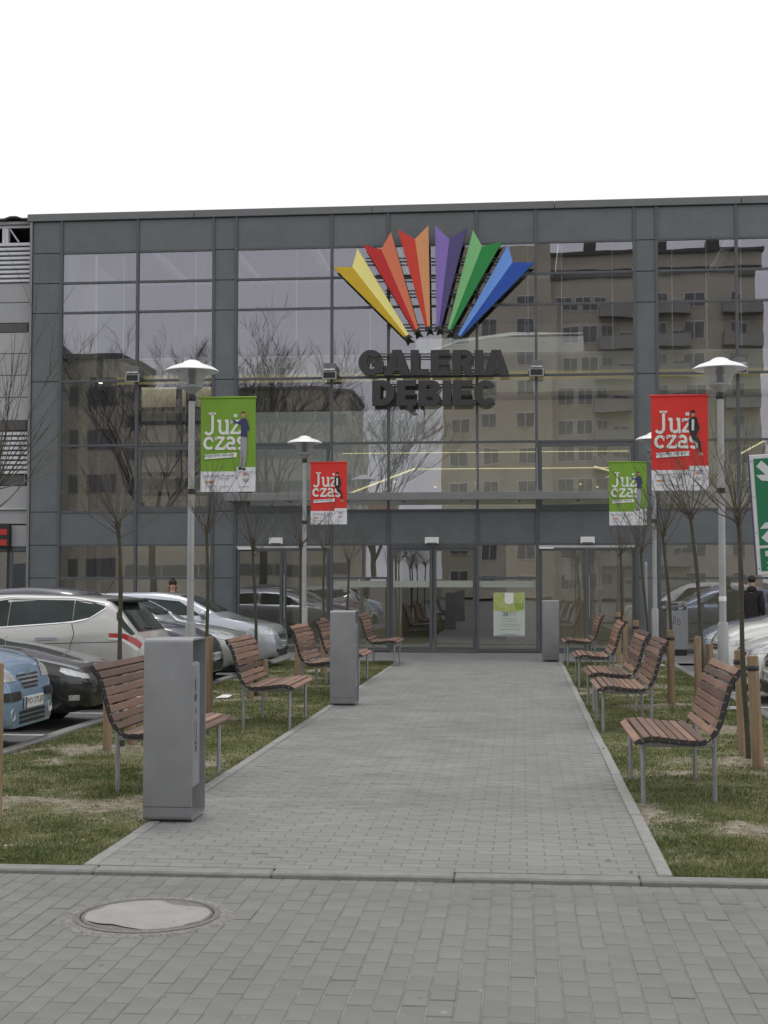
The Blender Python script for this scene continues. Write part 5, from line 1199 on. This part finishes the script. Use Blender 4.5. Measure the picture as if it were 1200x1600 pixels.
for sg_ in (1, -1):
    patch('headlamp', 'f', [(sg_ * .36, .70), (sg_ * .60, .70), (sg_ * .70, .73)], [(sg_ * .42, .80), (sg_ * .58, .86), (sg_ * .70, .90)], M['lens'], 1, .008, 10, 8)
    patch('bumper_strip', 'f', [(sg_ * .34, .52), (sg_ * .68, .52)], [(sg_ * .34, .60), (sg_ * .68, .60)], M['black'], 1, .018, 10, 3); patch('bumper_strip', 's', [(.06, .52), (.36, .52)], [(.06, .60), (.36, .60)], M['black'], sg_, .012, 8, 2)
    q = hit('f', sg_ * .52, .39, 1)[0]
    if q: c = MB(); c.lathe([(.055, -.03), (.062, .002), (.052, .006), (.045, -.004), (.0001, -.006)], 20); o = c.build('fog_lamp', M['lens'], root, smooth=40); o.location = q; o.rotation_euler = (0, R(90), 0)
    mirror(root, 1.42, .80, 1.05, pm, sg_)
for z in (.30, .345, .39): patch('lower_grille', 'f', [(-.36, z - .012), (.36, z - .012)], [(-.36, z + .018), (.36, z + .018)], M['black'], 1, .005, 12, 1)
plate_on(root, .018, .0, .485, R(90), 'PO 27LJ0')
c = MB()
for dz in (.0, .03): ribbon(c, [(-.05, dz - .03), (0, dz), (.05, dz - .03)], .018, -.004)
o = c.build('chevron_badge', M['chrome'], root, recalc=False); q = hit('f', 0, .76, 1)[0]; o.location = (q.x + .012, 0, .77); o.rotation_euler = (0, 0, R(90))
# --- black coupe
pm = paint('black_paint', (0.010, 0.010, 0.012))
root, body, patch, hit = make_car('black_coupe', (-4.78, 16.0), 0, 'black car with long sloping bonnet beside the light blue hatchback', 4.4,
    [(0, .50), (.05, .62), (.14, .72), (.5, .82), (1.0, .92), (1.5, .985), (2.0, 1.17), (2.45, 1.33), (2.9, 1.38), (3.4, 1.32), (3.9, 1.10), (4.3, .98), (4.4, .62)],
    [(0, .47), (.06, .58), (.2, .66), (.8, .79), (1.5, .90), (3.6, .95), (4.3, .90), (4.4, .58)], [(0, .55), (.05, .66), (.2, .78), (.5, .86), (1.0, .885), (3.4, .885), (4.1, .80), (4.4, .66)], (.92, 3.45), pm, rw=.32)
std_glass(patch, [([(1.95, .95), (2.8, .97)], [(2.35, 1.24), (2.78, 1.30)]), ([(2.86, .97), (3.7, 1.0)], [(2.86, 1.30), (3.35, 1.24)])], ([(-.66, 1.0), (.66, 1.0)], [(-.56, 1.28), (.56, 1.28)]), ([(-.5, 1.05), (.5, 1.05)], [(-.5, 1.27), (.5, 1.27)]))
for sg_ in (1, -1):
    patch('headlamp', 's', [(.10, .59), (.22, .62), (.30, .66)], [(.10, .645), (.22, .69), (.30, .705)], M['lens'], sg_, .006, 10, 5); patch('headlamp', 'f', [(sg_ * .54, .57), (sg_ * .68, .58)], [(sg_ * .54, .62), (sg_ * .68, .64)], M['lens'], 1, .006, 8, 4)
    patch('fog_lamp', 's', [(.10, .34), (.2, .34)], [(.10, .40), (.2, .40)], M['lens'], sg_, .006, 4, 3); mirror(root, 1.85, .84, .98, pm, sg_)
patch('grille', 'f', [(-.4, .36), (.4, .36)], [(-.36, .50), (.36, .50)], M['black'], 1, .004, 10, 4); plate_on(root, .016, 0, .43, R(90), 'PO 8R41'); seam(patch, [(1.35, .35), (1.40, .86)]); seam(patch, [(.25, .60), (1.1, .66)], .006)
# --- white hatchback, tail to the path
pm = paint('white_paint', (0.47, 0.465, 0.445), .2)
root, body, patch, hit = make_car('white_estate', (-9.30, 18.62), math.pi, 'cream white hatchback parked tail first with a red and white tail lamp', 4.52,
    [(0, .58), (.06, .74), (.2, .84), (.6, .97), (1.1, 1.06), (1.6, 1.32), (2.05, 1.45), (2.6, 1.49), (3.3, 1.475), (3.9, 1.43), (4.02, 1.385), (4.22, 1.16), (4.4, .95), (4.5, .74), (4.52, .6)],
    [(0, .55), (.08, .68), (.3, .76), (1.1, .96), (1.6, .98), (2.6, 1.05), (3.3, 1.10), (3.8, 1.20), (4.05, 1.18), (4.3, 1.0), (4.45, .8), (4.52, .57)], [(0, .58), (.06, .68), (.2, .78), (.5, .87), (1.0, .895), (3.6, .895), (4.1, .85), (4.4, .78), (4.52, .66)], (.90, 3.58), pm, rw=.33, roofw=.76)
std_glass(patch, [([(1.75, 1.02), (2.65, 1.07)], [(2.05, 1.33), (2.65, 1.42)]), ([(2.66, 1.075), (3.525, 1.135)], [(2.66, 1.42), (3.51, 1.405)]), ([(3.535, 1.14), (3.75, 1.18), (3.92, 1.30)], [(3.52, 1.405), (3.75, 1.385), (3.93, 1.335)])], ([(-.64, 1.08), (.64, 1.08)], [(-.55, 1.44), (.55, 1.44)]), ([(-.66, 1.0), (.66, 1.0)], [(-.56, 1.36), (.56, 1.36)]))
for sg_ in (1, -1):
    patch('window_trim', 's', [(1.75, 1.006), (2.62, 1.056), (3.52, 1.121), (3.75, 1.166), (3.95, 1.30)], [(1.75, 1.019), (2.62, 1.069), (3.52, 1.134), (3.75, 1.179), (3.94, 1.312)], M['chrome'], sg_, .008, 30, 1)
    patch('roof_trim', 's', [(2.05, 1.345), (2.6, 1.44), (3.5, 1.43), (3.92, 1.36)], [(2.05, 1.36), (2.6, 1.455), (3.5, 1.445), (3.92, 1.375)], M['chrome'], sg_, .008, 30, 1)
    patch('tail_lamp', 's', [(4.02, .935), (4.18, .93), (4.33, .845), (4.40, .79)], [(4.01, .99), (4.20, .985), (4.35, .92), (4.42, .85)], M['red_lens'], sg_, .008, 14, 5); patch('tail_lamp_white', 's', [(4.00, .91), (4.16, .90), (4.30, .81), (4.36, .75)], [(4.01, .932), (4.18, .926), (4.325, .842), (4.39, .785)], M['white'], sg_, .009, 14, 3)
    patch('door_handle', 's', [(3.05, .895), (3.34, .905)], [(3.05, .93), (3.34, .935)], M['chrome'], sg_, .022, 6, 2); patch('door_handle', 's', [(2.1, .865), (2.38, .875)], [(2.1, .90), (2.38, .905)], M['chrome'], sg_, .022, 6, 2)
    patch('hatch_glass_side', 's', [(4.10, 1.16), (4.22, 1.02), (4.30, .96)], [(4.08, 1.30), (4.2, 1.13), (4.33, .98)], M['carglass'], sg_, .006, 10, 5)
    mirror(root, 1.75, .84, 1.08, pm, sg_); patch('headlamp', 's', [(.12, .66), (.5, .76)], [(.12, .74), (.5, .84)], M['lens'], sg_, .006, 8, 4)
seam(patch, [(2.66, .3), (2.66, 1.05)]); seam(patch, [(3.52, 1.13), (3.56, .98), (3.50, .78), (3.3, .62)]); seam(patch, [(2.0, .80), (3.4, .86), (4.2, .88)], .008)
q = MB(); q.box(-4.16, -3.88, -.58, .58, 1.375, 1.425, 0, .02); q.build('roof_spoiler', M['black'], root)
plate_on(root, -4.50, 0, .70, R(-90), 'PO 41K7'); q = MB(); q.tube([(-3.7, 0, 1.48), (-3.82, 0, 1.66)], .006, 5); q.build('aerial', M['black'], root)
patch('rear_bumper', 'r', [(-.7, .36), (.7, .36)], [(-.7, .50), (.7, .50)], M['black'], 1, .006, 10, 3)
q = patch('wiper', 'r', [(-.1, 1.02), (.3, 1.03)], [(-.1, 1.035), (.3, 1.045)], M['black'], 1, .02, 6, 1)
# --- generic saloon used for the other parked cars
def plain_car(name, loc, rz, label, pm, H=1.46, L=4.2, plate='', silver_trim=False, mpv=False, front=0.0, rails=False):
    h = H / 1.46
    if mpv: tp = [(0, .60), (.05, .74), (.15, .86), (.5, 1.0), (.85, 1.07), (1.3, 1.32), (1.8, 1.54), (2.3, 1.60), (3.3, 1.58), (3.9, 1.44), (4.15, 1.0), (4.2, .6)]; bl = [(0, .56), (.08, .70), (.3, .82), (1.0, .98), (1.6, 1.0), (3.6, 1.05), (4.1, .95), (4.2, .56)]
    else: tp = [(0, .56), (.05, .70), (.15, .80), (.5, .91), (1.0, 1.0), (1.25, 1.06), (1.7, 1.28), (2.1, 1.42), (2.6, 1.46), (3.3, 1.42), (3.85, 1.24), (4.1, .98), (4.2, .6)]; bl = [(0, .53), (.08, .65), (.3, .74), (1.1, .92), (1.6, .95), (3.6, 1.0), (4.1, .9), (4.2, .56)]
    tp = [(s * L / 4.2, z * h if z > .9 else z) for s, z in tp]; bl = [(s * L / 4.2, z) for s, z in bl]
    root, body, patch, hit = make_car(name, loc, rz, label, L, tp, bl, [(0, .60), (.05, .69), (.2, .79), (.5, .86), (1.0, .885), (L - .9, .885), (L - .3, .80), (L, .66)], (.86, L - .78), pm, roofw=.76)
    k = L / 4.2; zt = (1.48 if mpv else 1.34) * h; s0 = 1.35 if mpv else 1.75
    std_glass(patch, [([(s0 * k, 1.03), (2.45 * k, 1.05)], [((s0 + .42) * k, zt - .06), (2.43 * k, zt)]), ([(2.53 * k, 1.05), (3.35 * k, 1.07)], [(2.53 * k, zt), (3.3 * k, zt - .03)]), ([(3.42 * k, 1.08), (3.75 * k, 1.10)], [(3.42 * k, zt - .04), (3.6 * k, zt - .12)])],
              ([(-.64, 1.09), (.64, 1.09)], [(-.55, zt + .04), (.55, zt + .04)]), ([(-.55, 1.08), (.55, 1.08)], [(-.5, zt - .02), (.5, zt - .02)]))
    for sg_ in (1, -1):
        patch('headlamp', 'f', [(sg_ * .42, .66), (sg_ * .60, .66), (sg_ * .70, .70)], [(sg_ * .46, .74), (sg_ * .60, .79), (sg_ * .70, .82)], M['lens'], 1, .008, 10, 6); patch('headlamp', 's', [(.07, .665), (.30, .70), (.48, .77)], [(.07, .73), (.30, .775), (.48, .80)], M['lens'], sg_, .008, 10, 4)
        patch('fog_lamp', 'f', [(sg_ * .48, .36), (sg_ * .62, .36)], [(sg_ * .48, .42), (sg_ * .62, .42)], M['black'], 1, .006, 5, 2); mirror(root, s0 * k - .05, .82, 1.06, pm, sg_)
        patch('door_handle', 's', [(2.15 * k, .86), (2.35 * k, .865)], [(2.15 * k, .885), (2.35 * k, .89)], M['chrome'] if silver_trim else pm, sg_, .02, 4, 2); patch('side_strip', 's', [(1.35 * k, .50), (3.05 * k, .50)], [(1.35 * k, .55), (3.05 * k, .55)], M['black'] if not silver_trim else M['chrome'], sg_, .008, 10, 1)
        patch('tail_lamp', 's', [(L - .30, .72), (L - .06, .72)], [(L - .26, .90), (L - .08, .88)], M['red_lens'], sg_, .006, 5, 4)
        if rails: q = MB(); q.tube([(-1.9 * k, sg_ * .60, zt + .09), (-2.1 * k, sg_ * .60, zt + .14), (-3.2 * k, sg_ * .60, zt + .13), (-3.4 * k, sg_ * .60, zt + .08)], .016, 6); q.build('roof_rail', M['chrome'], root)
    patch('grille', 'f', [(-.30, .60), (.30, .60)], [(-.34, .68), (.34, .68)], M['black'], 1, .006, 10, 3); patch('grille_bar', 'f', [(-.32, .635), (.32, .635)], [(-.32, .648), (.32, .648)], M['chrome'], 1, .012, 10, 1)
    patch('lower_grille', 'f', [(-.5, .28), (.5, .28)], [(-.46, .40), (.46, .40)], M['black'], 1, .006, 10, 3)
    plate_on(root, .018, 0, .50, R(90), plate); seam(patch, [(2.48 * k, .3), (2.48 * k, 1.02)]); seam(patch, [(1.30 * k, .3), (1.36 * k, .92)]); seam(patch, [(3.4 * k, .96), (3.25 * k, .62)])
    patch('bonnet_seam', 'f', [(-.60, .70), (.60, .70)], [(-.60, .706), (.60, .706)], M['black'], 1, .004, 12, 1)
    return root
navy = paint('navy_paint', (0.022, 0.022, 0.05)); silver = paint('silver_paint', (0.42, 0.43, 0.43), .5); bluesilver = paint('blue_silver_paint', (0.44, 0.47, 0.52), .45); white2 = paint('clean_white_paint', (0.80, 0.80, 0.78)); steelblue = paint('steel_blue_paint', (0.24, 0.29, 0.42), .45); ivory = paint('ivory_paint', (0.62, 0.61, 0.58))
plain_car('navy_hatchback', (-4.72, 21.55), 0, 'dark navy hatchback with white plate behind the big grey bin', navy, 1.57, 4.4, 'PO 6E90', True)
plain_car('silver_hatchback', (-4.72, 23.95), 0, 'silver car between the navy hatchback and the farthest silver minivan', silver, 1.42, 4.1, 'PZ 3T55')
plain_car('silver_minivan', (-4.45, 26.2), 0, 'pale silver minivan nearest the mall doors on the left', bluesilver, 1.33, 4.3, 'PO 90L2', mpv=True)
plain_car('ivory_hatchback', (3.02, 17.75), math.pi, 'white car cut off by the right edge, with number plate showing', ivory, 1.46, 4.0, 'PO 5N18')
plain_car('white_saloon', (3.05, 20.2), math.pi, 'white car with round bonnet behind the nearest lamp post on the right', white2, 1.46, 4.3, 'PO 77A1', True)
plain_car('white_hatchback', (3.02, 22.65), math.pi, 'white car in the middle of the right hand row', white2, 1.46, 4.1, 'PO 2C34', mpv=True)
plain_car('steel_blue_car', (3.1, 25.2), math.pi, 'steel blue car farthest back in the right hand row', steelblue, 1.50, 4.2, 'PO 1W60')

# ================================================================ PEOPLE
def skin_mesh(name, joints, edges, m, parent, sub=2, root=0):
    me = bpy.data.meshes.new(name); me.from_pydata([j[:3] for j in joints], edges, []); o = bpy.data.objects.new(name, me); COL.objects.link(o)
    sm = o.modifiers.new('skin', 'SKIN'); sm.use_smooth_shade = True
    for i, j in enumerate(joints): d = me.skin_vertices[0].data[i]; d.radius = (j[3], j[4] if len(j) > 4 else j[3]); d.use_root = i == root
    s = o.modifiers.new('sub', 'SUBSURF'); s.levels = sub; s.render_levels = sub
    me2 = bpy.data.meshes.new_from_object(o.evaluated_get(bpy.context.evaluated_depsgraph_get())); me2.name = name; bpy.data.objects.remove(o)
    me2.materials.clear(); me2.materials.append(m); me2.polygons.foreach_set('use_smooth', [True] * len(me2.polygons))
    o = bpy.data.objects.new(name, me2); link(o, parent); return o
def person(loc, rz, label, H, coat, trousers, longhair, phone=False):
    p = empty('person', loc, label, 'person', None, rz); k = H / 1.75       # faces -y
    def s(*j): return [(a[0] * k, a[1] * k, a[2] * k, *[q * k for q in a[3:]]) for a in j]
    hand_z = .86 if not phone else 1.16
    J = s((0, 0, .95, .14, .11), (0, 0, 1.12, .125, .10), (0, 0, 1.32, .15, .11), (0, 0, 1.46, .06), (0, -.005, 1.53, .052), (0, -.01, 1.60, .075, .085), (0, -.012, 1.69, .07, .085))
    E_ = [(0, 1), (1, 2), (2, 3), (3, 4), (4, 5), (5, 6)]
    for sg_ in (1, -1):
        n = len(J); fw = -.28 if phone and sg_ == 1 else -.05
        J += s((sg_ * .17, 0, 1.41, .055), (sg_ * .215, .02, 1.13, .043), (sg_ * .215, fw, hand_z + .08, .030), (sg_ * .21, fw - .02, hand_z, .034, .016)); E_ += [(2, n), (n, n + 1), (n + 1, n + 2), (n + 2, n + 3)]
        for q, (dx, dz, l) in enumerate(((-.03, 0, .07), (-.01, -.005, .085), (.01, -.005, .08), (.028, 0, .06))):
            m_ = len(J); J += s((sg_ * .21 + dx * .8, fw - .025, hand_z - .045, .009), (sg_ * .21 + dx, fw - .045, hand_z - .045 - l * .6, .008)); E_ += [(n + 3, m_), (m_, m_ + 1)]
        m_ = len(J); J += s((sg_ * .175, fw - .045, hand_z + .0, .010), (sg_ * .165, fw - .07, hand_z - .04, .008)); E_ += [(n + 3, m_), (m_, m_ + 1)]
        n = len(J); J += s((sg_ * .09, 0, .90, .085), (sg_ * .10, -.01, .50, .058), (sg_ * .105, .02, .10, .042), (sg_ * .11, -.06, .04, .038), (sg_ * .115, -.17, .028, .026)); E_ += [(0, n), (n, n + 1), (n + 1, n + 2), (n + 2, n + 3), (n + 3, n + 4)]
    body = skin_mesh('body', J, E_, M['skin'], p, 2)
    f = MB(); f.ellipsoid((0, -.10 * k, 1.635 * k), (.012 * k, .020 * k, .024 * k), 8, 6); f.build('nose', M['skin'], p, smooth=True)
    f = MB(); [f.ellipsoid((x * k, -.088 * k, 1.662 * k), (.013 * k, .008 * k, .008 * k), 8, 6) for x in (-.03, .03)]; f.build('eyes', M['print_black'], p, smooth=True)
    f = MB(); f.ellipsoid((0, -.093 * k, 1.588 * k), (.022 * k, .007 * k, .006 * k), 8, 6); f.build('mouth', M['red_lens'], p, smooth=True)
    f = MB(); [f.ellipsoid((x * k, .0, 1.645 * k), (.010 * k, .018 * k, .03 * k), 8, 6) for x in (-.082, .082)]; f.build('ears', M['skin'], p, smooth=True)
    h = MB(); h.ellipsoid((0, .012 * k, 1.70 * k), (.092 * k, .10 * k, .085 * k), 18, 12)
    if longhair: h.ellipsoid((0, .055 * k, 1.60 * k), (.09 * k, .055 * k, .13 * k), 14, 10); h.ellipsoid((0, .05 * k, 1.79 * k), (.05 * k, .05 * k, .04 * k), 12, 8)
    h.build('hair', M['hair'], p, smooth=True)
    C = s((0, .0, .78, .20, .15), (0, .0, 1.0, .185, .14), (0, .0, 1.18, .17, .135), (0, .0, 1.36, .175, .13), (0, .008, 1.48, .085, .08)); E2 = [(0, 1), (1, 2), (2, 3), (3, 4)]
    for sg_ in (1, -1):
        n = len(C); fw = -.28 if phone and sg_ == 1 else -.05
        C += s((sg_ * .185, .0, 1.40, .078), (sg_ * .225, .02, 1.13, .066), (sg_ * .22, fw, hand_z + .075, .050)); E2 += [(3, n), (n, n + 1), (n + 1, n + 2)]
    skin_mesh('coat', C, E2, coat, p, 2, 1)
    T = s((0, 0, .92, .155, .125)); E3 = []
    for sg_ in (1, -1): n = len(T); T += s((sg_ * .095, 0, .82, .105), (sg_ * .102, -.01, .50, .075), (sg_ * .106, .018, .10, .064)); E3 += [(0, n), (n, n + 1), (n + 1, n + 2)]
    skin_mesh('trousers', T, E3, trousers, p, 2)
    for sg_ in (1, -1): b = MB(); b.ellipsoid((sg_ * .112 * k, -.07 * k, .04), (.052 * k, .145 * k, .052), 12, 8); b.build('shoe', M['print_black'], p, smooth=True)
    if longhair: b = MB(); b.ellipsoid((0, .07 * k, 1.47 * k), (.15 * k, .09 * k, .07 * k), 14, 8); b.build('hood', coat, p, smooth=True)
    else: b = MB(); b.ellipsoid((0, .02 * k, 1.485 * k), (.105 * k, .10 * k, .075 * k), 14, 8); b.build('collar', coat, p, smooth=True)
    return p
person((-7.42, 29.6, -.05), 0.25, 'dark haired woman in an olive coat walking behind the parked silver cars', 1.66, M['coat_olive'], M['jeans'], True)
person((4.86, 30.4, -.05), 2.6, 'man in a black coat standing behind the right hand cars by the glass', 1.74, M['coat_black'], M['coat_black'], False)
